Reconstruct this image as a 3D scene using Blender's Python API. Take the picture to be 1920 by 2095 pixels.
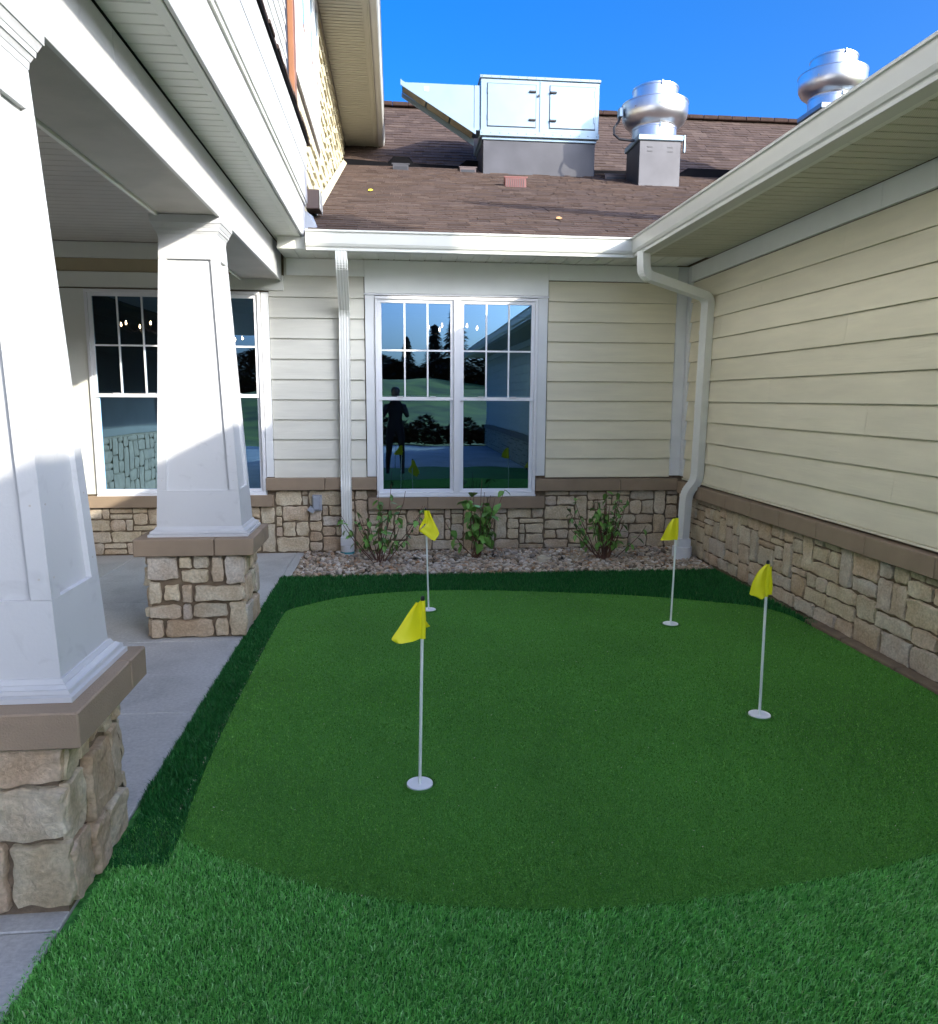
import bpy, bmesh, math, random
import numpy as np
from mathutils import Vector, Matrix, noise as mnoise
R = math.radians
rnd = random.Random(7)
for o in list(bpy.data.objects): bpy.data.objects.remove(o)
SC = bpy.context.scene
COL = SC.collection

# ------------------------------------------------------------ camera, sky, sun
cam_d = bpy.data.cameras.new('camera'); cam = bpy.data.objects.new('camera', cam_d); COL.objects.link(cam); SC.camera = cam
YAW, PITCH, ROLL = 0.0988, -0.1519, 0.0052
_f = Vector((math.sin(YAW)*math.cos(PITCH), math.cos(YAW)*math.cos(PITCH), math.sin(PITCH)))
_r = Vector((math.cos(YAW), -math.sin(YAW), 0)); _u = _r.cross(_f)
_r2 = math.cos(ROLL)*_r + math.sin(ROLL)*_u; _u2 = -math.sin(ROLL)*_r + math.cos(ROLL)*_u
m = Matrix((_r2, _u2, -_f)).transposed().to_4x4(); m.translation = Vector((0, 0, 1.6)); cam.matrix_world = m
cam_d.sensor_fit = 'HORIZONTAL'; cam_d.sensor_width = 36; cam_d.lens = 1525.41/1920*36
cam_d.clip_start = 0.03; cam_d.clip_end = 2000
SUN = Vector((1, -1.04, 0.51)).normalized()
w = bpy.data.worlds.new('World'); SC.world = w; w.use_nodes = True
nt = w.node_tree; bg = nt.nodes['Background']
sky = nt.nodes.new('ShaderNodeTexSky'); sky.sky_type = 'NISHITA'; sky.sun_disc = False
sky.sun_elevation = math.asin(SUN.z); sky.sun_rotation = math.atan2(SUN.x, SUN.y)
sky.air_density = .65; sky.dust_density = 6.5; sky.ozone_density = 5; sky.altitude = 200
hs = nt.nodes.new('ShaderNodeHueSaturation'); hs.inputs['Saturation'].default_value = 1.28; hs.inputs['Hue'].default_value = .505
nt.links.new(sky.outputs[0], hs.inputs['Color']); nt.links.new(hs.outputs[0], bg.inputs[0])
bg.inputs[1].default_value = 0.15
sl = bpy.data.lights.new('sun', 'SUN'); sl.energy = 2.0; sl.angle = R(0.55); sl.color = (1, .93, .82)
so = bpy.data.objects.new('sun', sl); COL.objects.link(so); so.rotation_euler = SUN.to_track_quat('Z', 'Y').to_euler()
SC.view_settings.view_transform = 'Standard'; SC.view_settings.look = 'None'
SC.view_settings.exposure = 1.80; SC.view_settings.gamma = 1.0; SC.view_settings.use_curve_mapping = False
SC.render.engine = 'CYCLES'; SC.cycles.max_bounces = 8; SC.cycles.diffuse_bounces = 4; SC.cycles.glossy_bounces = 4

# ------------------------------------------------------------ helpers
def new_mat(name): 
    m = bpy.data.materials.new(name); m.use_nodes = True; return m
def mat(name, c, rough=.6, var=.08, vs=3., bump=0., bs=60., metal=0., c2=None, rand=0., spec=.5, stretch=None, hue=None, detail=5):
    """procedural material: base colour varied by two noises, optional bump; 'rand' varies brightness per object"""
    m = new_mat(name); n = m.node_tree.nodes; l = m.node_tree.links; b = n['Principled BSDF']
    tc = n.new('ShaderNodeTexCoord'); mp = n.new('ShaderNodeMapping'); l.new(tc.outputs['Object'], mp.inputs[0])
    if stretch: mp.inputs['Scale'].default_value = stretch
    no = n.new('ShaderNodeTexNoise'); no.inputs['Scale'].default_value = vs; no.inputs['Detail'].default_value = detail; l.new(mp.outputs[0], no.inputs[0])
    cr = n.new('ShaderNodeValToRGB'); l.new(no.outputs[0], cr.inputs[0])
    a = [max(0, x*(1-var)) for x in c[:3]]; z = [min(1, x*(1+var)) for x in (c2 or c)[:3]]
    cr.color_ramp.elements[0].position = .3; cr.color_ramp.elements[1].position = .7
    cr.color_ramp.elements[0].color = (*a, 1); cr.color_ramp.elements[1].color = (*z, 1)
    out = cr.outputs[0]
    if rand:
        oi = n.new('ShaderNodeObjectInfo'); mr = n.new('ShaderNodeMapRange'); mr.inputs[3].default_value = 1-rand; mr.inputs[4].default_value = 1+rand
        l.new(oi.outputs['Random'], mr.inputs[0]); hv = n.new('ShaderNodeHueSaturation'); l.new(mr.outputs[0], hv.inputs['Value']); l.new(out, hv.inputs['Color']); out = hv.outputs[0]
    l.new(out, b.inputs['Base Color'])
    b.inputs['Roughness'].default_value = rough; b.inputs['Metallic'].default_value = metal; b.inputs['Specular IOR Level'].default_value = spec
    if bump:
        n2 = n.new('ShaderNodeTexNoise'); n2.inputs['Scale'].default_value = bs; n2.inputs['Detail'].default_value = 6; l.new(mp.outputs[0], n2.inputs[0])
        bp = n.new('ShaderNodeBump'); bp.inputs['Strength'].default_value = bump; bp.inputs['Distance'].default_value = .01
        l.new(n2.outputs[0], bp.inputs['Height']); l.new(bp.outputs[0], b.inputs['Normal'])
    return m
def face_mat(name, ramp, rough=.8, attr='var', vs=40., bump=.3, noise_mix=.25, trans=0):
    """material coloured per face by a face attribute (for joined stuff: pebbles, shingles, blades)"""
    m = new_mat(name); n = m.node_tree.nodes; l = m.node_tree.links; b = n['Principled BSDF']
    at = n.new('ShaderNodeAttribute'); at.attribute_name = attr
    cr = n.new('ShaderNodeValToRGB'); el = cr.color_ramp.elements
    while len(el) < len(ramp): el.new(.5)
    for i, (p, c) in enumerate(ramp): el[i].position = p; el[i].color = (*c, 1)
    l.new(at.outputs['Fac'], cr.inputs[0])
    tc = n.new('ShaderNodeTexCoord'); no = n.new('ShaderNodeTexNoise'); no.inputs['Scale'].default_value = vs; l.new(tc.outputs['Object'], no.inputs[0])
    mr = n.new('ShaderNodeMapRange'); mr.inputs[3].default_value = 1-noise_mix; mr.inputs[4].default_value = 1+noise_mix; l.new(no.outputs[0], mr.inputs[0])
    hv = n.new('ShaderNodeHueSaturation'); l.new(mr.outputs[0], hv.inputs['Value']); l.new(cr.outputs[0], hv.inputs['Color']); l.new(hv.outputs[0], b.inputs['Base Color'])
    b.inputs['Roughness'].default_value = rough; b.inputs['Specular IOR Level'].default_value = .3
    if bump:
        bp = n.new('ShaderNodeBump'); bp.inputs['Strength'].default_value = bump; bp.inputs['Distance'].default_value = .01
        l.new(no.outputs[0], bp.inputs['Height']); l.new(bp.outputs[0], b.inputs['Normal'])
    return m

class MB:
    def __init__(s): s.v = []; s.f = []; s.mi = []; s.var = []; s.cur = 0
    def add(s, v, f, var=0.):
        k = len(s.v); s.v += [tuple(p) for p in v]; s.f += [tuple(i+k for i in q) for q in f]; s.mi += [s.cur]*len(f); s.var += [var]*len(f); return s
    def box(s, x0, x1, y0, y1, z0, z1, bev=0., var=0.):
        if x0 > x1: x0, x1 = x1, x0
        if y0 > y1: y0, y1 = y1, y0
        if z0 > z1: z0, z1 = z1, z0
        b = min(bev, .45*min(x1-x0, y1-y0, z1-z0))
        if b <= 0:
            v = [(x, y, z) for x in (x0, x1) for y in (y0, y1) for z in (z0, z1)]
            f = [(0,1,3,2),(4,6,7,5),(0,4,5,1),(2,3,7,6),(0,2,6,4),(1,5,7,3)]
            return s.add(v, f, var)
        bm = bmesh.new(); bmesh.ops.create_cube(bm, size=1)
        for q in bm.verts: q.co = Vector(((x0+x1)/2+q.co.x*(x1-x0), (y0+y1)/2+q.co.y*(y1-y0), (z0+z1)/2+q.co.z*(z1-z0)))
        bmesh.ops.bevel(bm, geom=bm.edges[:], offset=b, segments=1, affect='EDGES', profile=.5)
        return s.bm(bm, var)
    def bm(s, bm, var=0.):
        bm.verts.index_update(); s.add([q.co[:] for q in bm.verts], [[q.index for q in f.verts] for f in bm.faces], var); bm.free(); return s
    def hexa(s, p, var=0.):   # p: 4 bottom points ccw, 4 top points
        return s.add(p, [(3,2,1,0),(4,5,6,7),(0,1,5,4),(1,2,6,5),(2,3,7,6),(3,0,4,7)], var)
    def prism(s, prof, axis, a, b, close=True, var=0.):
        """extrude a 2D profile along axis ('x': prof=(y,z), 'y': prof=(x,z), 'z': prof=(x,y)); a, b numbers or functions of the profile point"""
        n = len(prof); fa = a if callable(a) else (lambda p: a); fb = b if callable(b) else (lambda p: b)
        def P(p, t): return (t, p[0], p[1]) if axis == 'x' else (p[0], t, p[1]) if axis == 'y' else (p[0], p[1], t)
        v = [P(p, fa(p)) for p in prof]+[P(p, fb(p)) for p in prof]
        f = [(i, (i+1) % n, n+(i+1) % n, n+i) for i in range(n if close else n-1)]
        if close: f += [tuple(range(n))[::-1], tuple(range(n, 2*n))]
        return s.add(v, f, var)
    def lathe(s, prof, c=(0,0,0), seg=24, ang=2*math.pi):
        v = []; f = []; n = len(prof)
        for i in range(seg):
            a = ang*i/seg
            v += [(c[0]+r*math.cos(a), c[1]+r*math.sin(a), c[2]+z) for r, z in prof]
        for i in range(seg):
            j = (i+1) % seg
            for k in range(n-1): f.append((i*n+k, j*n+k, j*n+k+1, i*n+k+1))
        return s.add(v, f)
    def tube(s, pts, rad, seg=8, caps=True):
        pts = [Vector(p) for p in pts]; rads = rad if isinstance(rad, (list, tuple)) else [rad]*len(pts)
        v = []; f = []; up = None
        for i, p in enumerate(pts):
            t = (pts[min(i+1, len(pts)-1)]-pts[max(i-1, 0)]).normalized()
            if up is None: up = Vector((0,0,1)) if abs(t.z) < .9 else Vector((1,0,0))
            a = t.cross(up).normalized(); b = a.cross(t); up = b
            for k in range(seg): v.append(tuple(p+rads[i]*(math.cos(2*math.pi*k/seg)*a+math.sin(2*math.pi*k/seg)*b)))
        for i in range(len(pts)-1):
            for k in range(seg):
                q = (k+1) % seg; f.append((i*seg+k, i*seg+q, (i+1)*seg+q, (i+1)*seg+k))
        if caps: f += [tuple(range(seg))[::-1], tuple(range((len(pts)-1)*seg, len(pts)*seg))]
        return s.add(v, f)
    def mesh(s, name, mats, smooth=False):
        me = bpy.data.meshes.new(name); me.from_pydata(s.v, [], s.f)
        for m_ in (mats if isinstance(mats, (list, tuple)) else [mats]): me.materials.append(m_)
        me.polygons.foreach_set('material_index', s.mi)
        if any(s.var):
            a = me.attributes.new('var', 'FLOAT', 'FACE'); a.data.foreach_set('value', s.var)
        if smooth: me.polygons.foreach_set('use_smooth', [True]*len(me.polygons))
        bm = bmesh.new(); bm.from_mesh(me); bmesh.ops.recalc_face_normals(bm, faces=bm.faces[:]); bm.to_mesh(me); bm.free()
        if smooth: me.set_sharp_from_angle(angle=R(38))
        me.update(); return me
    def build(s, name, mats, parent=None, smooth=False, kind=None):
        o = bpy.data.objects.new(name, s.mesh(name, mats, smooth)); COL.objects.link(o)
        if parent: par(o, parent)
        if kind: o['kind'] = kind
        return o
def wloc(o):
    v = Vector((0,0,0))
    while o: v += o.location; o = o.parent
    return v
def par(o, parent):      # meshes are written in world coordinates unless the root is at the origin
    o.parent = parent; o.matrix_parent_inverse = Matrix.Identity(4)
    o.location = -wloc(parent)
def thing(name, label, cat, loc=(0,0,0), group=None):
    o = bpy.data.objects.new(name, None); COL.objects.link(o); o.location = loc; o.empty_display_size = .1
    o['label'] = label; o['category'] = cat
    if group: o['group'] = group
    return o
def tag(o, label, cat, group=None):
    o['label'] = label; o['category'] = cat
    if group: o['group'] = group
    return o
def copy_tree(o, parent=None):
    c = o.copy(); COL.objects.link(c); c.parent = parent
    for ch in o.children: copy_tree(ch, c)
    return c

# ------------------------------------------------------------ materials
M = {}
M['white'] = mat('white_paint', (.56,.57,.565), .42, .03, 2.5, .06, 90)
m = M['white']; n = m.node_tree.nodes; l = m.node_tree.links; b_ = n['Principled BSDF']
tc = n.new('ShaderNodeTexCoord'); no = n.new('ShaderNodeTexNoise'); no.inputs['Scale'].default_value = 7; no.inputs['Detail'].default_value = 9; no.inputs['Distortion'].default_value = 1.5; l.new(tc.outputs['Object'], no.inputs[0])
mr = n.new('ShaderNodeMapRange'); mr.inputs[1].default_value = .24; mr.inputs[2].default_value = .40; mr.inputs[3].default_value = .86; mr.inputs[4].default_value = 1.0; l.new(no.outputs[0], mr.inputs[0])
src = b_.inputs['Base Color'].links[0].from_socket; hv = n.new('ShaderNodeHueSaturation'); l.new(mr.outputs[0], hv.inputs['Value']); l.new(src, hv.inputs['Color']); l.new(hv.outputs[0], b_.inputs['Base Color'])
M['white2'] = mat('white_trim', (.72,.74,.73), .45, .04, 4, .1, 40)
M['vinyl'] = mat('window_vinyl', (.78,.79,.80), .3, .02, 3)
M['alu'] = mat('gutter_aluminium', (.55,.56,.51), .32, .03, 3, .03, 20)
M['soffit'] = mat('soffit_vinyl', (.42,.41,.33), .45, .04, 3)
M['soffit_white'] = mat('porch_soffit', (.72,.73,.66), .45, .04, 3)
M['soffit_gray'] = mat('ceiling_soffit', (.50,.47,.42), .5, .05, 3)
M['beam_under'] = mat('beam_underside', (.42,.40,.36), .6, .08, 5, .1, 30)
M['frieze'] = mat('frieze_trim', (.85,.87,.83), .5, .04, 3, .1, 60)
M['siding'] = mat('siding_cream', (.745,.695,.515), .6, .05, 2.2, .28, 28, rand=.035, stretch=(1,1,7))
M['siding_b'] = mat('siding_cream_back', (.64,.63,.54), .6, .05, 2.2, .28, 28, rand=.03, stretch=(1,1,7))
for k_ in ('siding', 'siding_b'):
    m = M[k_]; n = m.node_tree.nodes; l = m.node_tree.links; b_ = n['Principled BSDF']
    tc = n.new('ShaderNodeTexCoord'); oi = n.new('ShaderNodeObjectInfo'); ad = n.new('ShaderNodeVectorMath'); ad.operation = 'ADD'
    sc_ = n.new('ShaderNodeVectorMath'); sc_.operation = 'SCALE'; sc_.inputs[3].default_value = 17; l.new(oi.outputs['Random'], sc_.inputs[0]); l.new(tc.outputs['Object'], ad.inputs[0]); l.new(sc_.outputs[0], ad.inputs[1])
    mp = n.new('ShaderNodeMapping'); mp.inputs['Scale'].default_value = (1.6, 1.6, 26); l.new(ad.outputs[0], mp.inputs[0])
    no = n.new('ShaderNodeTexNoise'); no.inputs['Scale'].default_value = 1.6; no.inputs['Detail'].default_value = 7; no.inputs['Distortion'].default_value = 1.1; l.new(mp.outputs[0], no.inputs[0])
    bp = n.new('ShaderNodeBump'); bp.inputs['Strength'].default_value = .32; bp.inputs['Distance'].default_value = .006; l.new(no.outputs[0], bp.inputs['Height']); l.new(bp.outputs[0], b_.inputs['Normal'])

M['shake'] = mat('shake_cream', (.52,.48,.33), .7, .08, 5, .3, 30)
M['tan'] = mat('tan_trim', (.42,.35,.22), .6, .05, 3)
M['cap'] = mat('cast_capstone', (.30,.225,.15), .8, .08, 6, .35, 160, rand=.05)
M['mortar'] = mat('mortar', (.20,.15,.095), .95, .2, 30, .6, 150)
M['shadowblack'] = mat('black_edge_and_shade', (.004,.004,.005), .9, .2, 8, spec=.1)  # near-black for the painted shade strip on the roof and the porch drip edge
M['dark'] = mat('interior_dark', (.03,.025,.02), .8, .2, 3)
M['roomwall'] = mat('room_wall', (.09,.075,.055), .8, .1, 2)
M['galv'] = mat('galvanised_panel', (.25,.335,.385), .33, .05, 2.5, .04, 12, metal=.45)
M['curb'] = mat('curb_steel', (.065,.065,.07), .45, .18, 2.4, .05, 20, metal=.5)
M['spun'] = mat('spun_aluminium', (.74,.75,.77), .34, .06, 3, .03, 30, metal=1.)
M['filter'] = mat('hood_filter', (.25,.22,.15), .7, .2, 20)
M['ridge'] = mat('ridge_shingle', (.05,.032,.027), .9, .2, 20, spec=.1)
M['black'] = mat('black_plastic', (.02,.02,.022), .4, .1, 20)
M['brown'] = mat('brown_metal', (.23,.095,.04), .4, .1, 5)
M['dkbrown'] = mat('dark_bronze', (.09,.065,.06), .4, .1, 5)
M['redvent'] = mat('red_brown_vent', (.16,.055,.045), .5, .1, 9)
def concrete_mat():
    m = mat('concrete', (.50,.50,.47), .85, .12, 1.3, 0, detail=9); n = m.node_tree.nodes; l = m.node_tree.links; b = n['Principled BSDF']
    tc = n.new('ShaderNodeTexCoord'); mp = n.new('ShaderNodeMapping'); mp.inputs['Scale'].default_value = (40, 190, 1); l.new(tc.outputs['Object'], mp.inputs[0])
    br = n.new('ShaderNodeTexNoise'); br.inputs['Scale'].default_value = 1.0; br.inputs['Detail'].default_value = 5; l.new(mp.outputs[0], br.inputs[0])
    sp = n.new('ShaderNodeTexNoise'); sp.inputs['Scale'].default_value = 55; sp.inputs['Detail'].default_value = 8; sp.inputs['Roughness'].default_value = .7; l.new(tc.outputs['Object'], sp.inputs[0])
    mx = n.new('ShaderNodeMix'); mx.inputs[0].default_value = .72; l.new(br.outputs[0], mx.inputs[2]); l.new(sp.outputs[0], mx.inputs[3])
    mr = n.new('ShaderNodeMapRange'); mr.inputs[1].default_value = .35; mr.inputs[2].default_value = .65; mr.inputs[3].default_value = .80; mr.inputs[4].default_value = 1.16; l.new(mx.outputs[0], mr.inputs[0])
    st = n.new('ShaderNodeTexNoise'); st.inputs['Scale'].default_value = 3.2; st.inputs['Detail'].default_value = 6; st.inputs['Distortion'].default_value = .8; l.new(tc.outputs['Object'], st.inputs[0])
    m2 = n.new('ShaderNodeMapRange'); m2.inputs[1].default_value = .3; m2.inputs[2].default_value = .5; m2.inputs[3].default_value = .84; m2.inputs[4].default_value = 1.0; l.new(st.outputs[0], m2.inputs[0])
    mm = n.new('ShaderNodeMath'); mm.operation = 'MULTIPLY'; l.new(mr.outputs[0], mm.inputs[0]); l.new(m2.outputs[0], mm.inputs[1])
    src = b.inputs['Base Color'].links[0].from_socket; hv = n.new('ShaderNodeHueSaturation'); l.new(mm.outputs[0], hv.inputs['Value']); l.new(src, hv.inputs['Color']); l.new(hv.outputs[0], b.inputs['Base Color'])
    bp = n.new('ShaderNodeBump'); bp.inputs['Strength'].default_value = .5; bp.inputs['Distance'].default_value = .004; l.new(mx.outputs[0], bp.inputs['Height']); l.new(bp.outputs[0], b.inputs['Normal']); return m
M['concrete'] = concrete_mat()
M['soil'] = mat('soil', (.10,.075,.05), .95, .3, 12, .5, 60)
M['curbstone'] = mat('curb_stone', (.19,.14,.09), .9, .2, 9, .4, 80, rand=.1)
M['flag'] = mat('flag_yellow', (.92,.86,.01), .55, .03, 9, .1, 200)
M['pole'] = mat('pole_white', (.85,.90,.84), .35, .03, 9)
M['cup'] = mat('cup_white', (.90,.92,.92), .5, .03, 9)
M['box'] = mat('outlet_grey', (.33,.36,.40), .4, .05, 9)
M['spout'] = mat('downspout_paint', (.74,.75,.69), .35, .03, 6, .03, 20)
M['pvc'] = mat('pvc_white', (.72,.73,.72), .35, .03, 9)
M['teal'] = mat('teal_tape', (.05,.35,.38), .5, .05, 9)
M['cream'] = mat('cleanout_cream', (.55,.49,.36), .6, .1, 20)
M['stem'] = mat('stem', (.14,.07,.045), .8, .2, 40)
M['leaf'] = mat('leaf', (.15,.33,.06), .5, .25, 30, rand=.3)
M['leaf2'] = mat('leaf_dark', (.10,.21,.05), .5, .25, 30, rand=.35)
M['yleaf'] = mat('yellow_leaf', (.75,.62,.06), .6, .1, 30)
M['oleaf'] = mat('orange_leaf', (.65,.36,.15), .6, .1, 30)
M['cloth'] = mat('dark_cloth', (.03,.033,.045), .8, .1, 20)
M['jeans'] = mat('dark_trousers', (.02,.022,.03), .8, .1, 20)
M['skin'] = mat('skin', (.35,.2,.14), .5, .05, 20)
M['lawn'] = mat('lawn', (.04,.09,.008), .9, .4, .5, .5, 30, c2=(.17,.22,.02))
M['bark'] = mat('bark', (.08,.055,.04), .9, .2, 20)
M['needles'] = face_mat('foliage_dark', [(0,(.008,.018,.008)),(1,(.03,.05,.018))], .8, vs=3)
M['broad'] = face_mat('foliage_mid', [(0,(.010,.018,.005)),(1,(.026,.042,.010))], .8, vs=3)
M['stone_stuff'] = M['mortar']
# fieldstone: hue picked per object, mottled by noise
def stone_mat():
    m = new_mat('fieldstone'); n = m.node_tree.nodes; l = m.node_tree.links; b = n['Principled BSDF']
    oi = n.new('ShaderNodeObjectInfo'); cr = n.new('ShaderNodeValToRGB'); cr.color_ramp.interpolation = 'LINEAR'
    el = cr.color_ramp.elements
    cs = [(.65,.585,.44),(.73,.665,.52),(.60,.56,.46),(.76,.69,.53),(.60,.50,.38),(.70,.64,.52),(.68,.57,.44),(.66,.62,.54),(.77,.70,.55)]
    while len(el) < len(cs): el.new(.5)
    for i, c in enumerate(cs): el[i].position = i/(len(cs)-1); el[i].color = (*c, 1)
    l.new(oi.outputs['Random'], cr.inputs[0])
    tc = n.new('ShaderNodeTexCoord')
    a = n.new('ShaderNodeTexNoise'); a.inputs['Scale'].default_value = 9; a.inputs['Detail'].default_value = 8; l.new(tc.outputs['Object'], a.inputs[0])
    r2 = n.new('ShaderNodeValToRGB'); r2.color_ramp.elements[0].position = .38; r2.color_ramp.elements[1].position = .68
    r2.color_ramp.elements[0].color = (.70,.60,.52,1); r2.color_ramp.elements[1].color = (1.0,1.0,1.0,1); l.new(a.outputs[0], r2.inputs[0])
    mx = n.new('ShaderNodeMix'); mx.data_type = 'RGBA'; mx.blend_type = 'MULTIPLY'; mx.inputs[0].default_value = .55
    l.new(cr.outputs[0], mx.inputs[6]); l.new(r2.outputs[0], mx.inputs[7])
    c3 = n.new('ShaderNodeTexNoise'); c3.inputs['Scale'].default_value = 70; c3.inputs['Detail'].default_value = 8; l.new(tc.outputs['Object'], c3.inputs[0])
    mr = n.new('ShaderNodeMapRange'); mr.inputs[1].default_value = .3; mr.inputs[2].default_value = .7; mr.inputs[3].default_value = .82; mr.inputs[4].default_value = 1.14; l.new(c3.outputs[0], mr.inputs[0])
    hv = n.new('ShaderNodeHueSaturation'); hv.inputs['Saturation'].default_value = 1.25; l.new(mr.outputs[0], hv.inputs['Value']); l.new(mx.outputs[2], hv.inputs['Color']); l.new(hv.outputs[0], b.inputs['Base Color'])
    b.inputs['Roughness'].default_value = .85; b.inputs['Specular IOR Level'].default_value = .25
    v = n.new('ShaderNodeTexNoise'); v.inputs['Scale'].default_value = 26; v.inputs['Detail'].default_value = 12; v.inputs['Roughness'].default_value = .72; v.inputs['Distortion'].default_value = .5; l.new(tc.outputs['Object'], v.inputs[0])
    bp = n.new('ShaderNodeBump'); bp.inputs['Strength'].default_value = .9; bp.inputs['Distance'].default_value = .022; l.new(v.outputs[0], bp.inputs['Height']); l.new(bp.outputs[0], b.inputs['Normal'])
    return m
M['stone'] = stone_mat()
# glass: mirror-like coating over a see-through pane
def glass_mat():
    m = new_mat('window_glass'); n = m.node_tree.nodes; l = m.node_tree.links
    n.remove(n['Principled BSDF']); out = n['Material Output']
    t = n.new('ShaderNodeBsdfTransparent'); t.inputs[0].default_value = (.34,.36,.35,1); g = n.new('ShaderNodeBsdfGlossy'); g.inputs['Roughness'].default_value = 0.0; g.inputs[0].default_value = (.36,.68,1,1)
    tc = n.new('ShaderNodeTexCoord'); no = n.new('ShaderNodeTexNoise'); no.inputs['Scale'].default_value = 1.7; no.inputs['Detail'].default_value = 1; l.new(tc.outputs['Object'], no.inputs[0])
    bp = n.new('ShaderNodeBump'); bp.inputs['Strength'].default_value = .06; bp.inputs['Distance'].default_value = .02; l.new(no.outputs[0], bp.inputs['Height']); l.new(bp.outputs[0], g.inputs['Normal'])
    fr = n.new('ShaderNodeFresnel'); fr.inputs[0].default_value = 3.4
    mx = n.new('ShaderNodeMixShader'); l.new(fr.outputs[0], mx.inputs[0]); l.new(t.outputs[0], mx.inputs[1]); l.new(g.outputs[0], mx.inputs[2]); l.new(mx.outputs[0], out.inputs[0])
    return m
M['glass'] = glass_mat()
def emit_mat(name, c, s):
    m = new_mat(name); b = m.node_tree.nodes['Principled BSDF']; b.inputs['Emission Color'].default_value = (*c, 1); b.inputs['Emission Strength'].default_value = s; b.inputs['Base Color'].default_value = (*c, 1); return m
M['bulb'] = emit_mat('lit_bulb', (1,.72,.42), 14)
# putting green: short nylon pile
def green_mat(name, c1, c2, sc=260, bump=.8):
    m = new_mat(name); n = m.node_tree.nodes; l = m.node_tree.links; b = n['Principled BSDF']
    tc = n.new('ShaderNodeTexCoord'); a = n.new('ShaderNodeTexNoise'); a.inputs['Scale'].default_value = sc; a.inputs['Detail'].default_value = 4; l.new(tc.outputs['Object'], a.inputs[0])
    cr = n.new('ShaderNodeValToRGB'); e = cr.color_ramp.elements; e[0].position = .36; e[1].position = .66; e[0].color = (*c1, 1); e[1].color = (*c2, 1); l.new(a.outputs[0], cr.inputs[0])
    g = n.new('ShaderNodeTexNoise'); g.inputs['Scale'].default_value = 1.1; g.inputs['Detail'].default_value = 3; l.new(tc.outputs['Object'], g.inputs[0])
    mr = n.new('ShaderNodeMapRange'); mr.inputs[1].default_value = .3; mr.inputs[2].default_value = .7; mr.inputs[3].default_value = .82; mr.inputs[4].default_value = 1.15; l.new(g.outputs[0], mr.inputs[0])
    hv = n.new('ShaderNodeHueSaturation'); l.new(mr.outputs[0], hv.inputs['Value']); l.new(cr.outputs[0], hv.inputs['Color']); l.new(hv.outputs[0], b.inputs['Base Color'])
    b.inputs['Roughness'].default_value = .8; b.inputs['Specular IOR Level'].default_value = .25
    bp = n.new('ShaderNodeBump'); bp.inputs['Strength'].default_value = bump; bp.inputs['Distance'].default_value = .006; l.new(a.outputs[0], bp.inputs['Height']); l.new(bp.outputs[0], b.inputs['Normal'])
    return m
M['green'] = green_mat('putting_green', (.035,.145,.02), (.13,.38,.06), 190, .8)
M['turfbase'] = green_mat('turf_backing', (.03,.14,.024), (.09,.32,.06), 60, .5)
M['shade_blade'] = face_mat('shaded_turf_blade', [(0,(.008,.07,.015)),(.6,(.022,.17,.035)),(.9,(.06,.26,.06)),(1,(.22,.30,.10))], .45, vs=9, bump=0, noise_mix=.2)  # same turf, darker colour stands in for the shaded side of the pile
M['blade'] = face_mat('turf_blade', [(0,(.04,.22,.03)),(.3,(.18,.60,.11)),(.7,(.30,.74,.20)),(.92,(.55,.86,.42)),(1,(.72,.72,.38))], .6, vs=9, bump=0, noise_mix=.2)
M['gblade'] = face_mat('green_fibre', [(0,(.045,.17,.018)),(.75,(.135,.40,.048)),(1,(.32,.60,.15))], .6, vs=2.5, bump=0, noise_mix=.2)
M['pebble'] = face_mat('river_pebble', [(0,(.12,.09,.06)),(.15,(.40,.32,.22)),(.3,(.27,.23,.19)),(.45,(.55,.48,.38)),(.6,(.38,.22,.11)),(.75,(.62,.57,.48)),(.9,(.46,.34,.22)),(1,(.72,.68,.60))], .75, vs=60, bump=.15)
M['shingle'] = face_mat('asphalt_shingle', [(0,(.056,.038,.031)),(.4,(.074,.051,.041)),(.7,(.084,.058,.047)),(1,(.104,.075,.060))], .9, vs=25, bump=.3, noise_mix=.3)

# ------------------------------------------------------------ key dimensions (metres)
DY = 7.72          # back wall face
RX = 3.048         # right wall face
Z0 = .773          # bottom of siding
E_ = .2            # siding exposure
Y0 = -9.8          # near end of the right wall
GX = 2.20          # right gutter lip
GY = 7.04          # back gutter lip
RP = .385          # roof pitch
def roofz(y): return 3.15+RP*(y-7.40)
YR = 13.4

# ------------------------------------------------------------ ground
g = MB()
n_ = 40; v = []; f = []
for i in range(n_+1):
    for j in range(n_+1):
        x = -300+600*i/n_; y = -300+600*j/n_; v.append((x, y, -.06))
for i in range(n_):
    for j in range(n_): f.append((i*(n_+1)+j, (i+1)*(n_+1)+j, (i+1)*(n_+1)+j+1, i*(n_+1)+j+1))
g.add(v, f); g.build('ground', M['lawn'], kind='structure')
# grass mound beyond the plaza (seen mirrored in the windows)
g = MB(); v = []; f = []; nx, ny = 40, 24
for i in range(nx+1):
    for j in range(ny+1):
        x = -45+90*i/nx; y = -14-46*j/ny
        z = -.05+2.6*math.exp(-((x+2-6*math.sin(y*.09))/9)**2)*math.sin(math.pi*j/ny)**1.5+1.4*math.exp(-((x-14)/12)**2)*math.sin(math.pi*j/ny)
        v.append((x, y, z))
for i in range(nx):
    for j in range(ny): f.append((i*(ny+1)+j, (i+1)*(ny+1)+j, (i+1)*(ny+1)+j+1, i*(ny+1)+j+1))
g.add(v, f); g.build('grass_mound', M['lawn'], smooth=True, kind='structure')
# plaza behind the viewer, slabs with joints
g = MB()
for i in range(8):
    for j in range(5):
        x0 = -9+i*1.8; y1 = -1.9-j*1.5
        g.box(x0+.006, x0+1.794, y1-1.494, y1-.006, -.12, -.002, .004)
g.build('plaza', M['concrete'], kind='structure')
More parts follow.
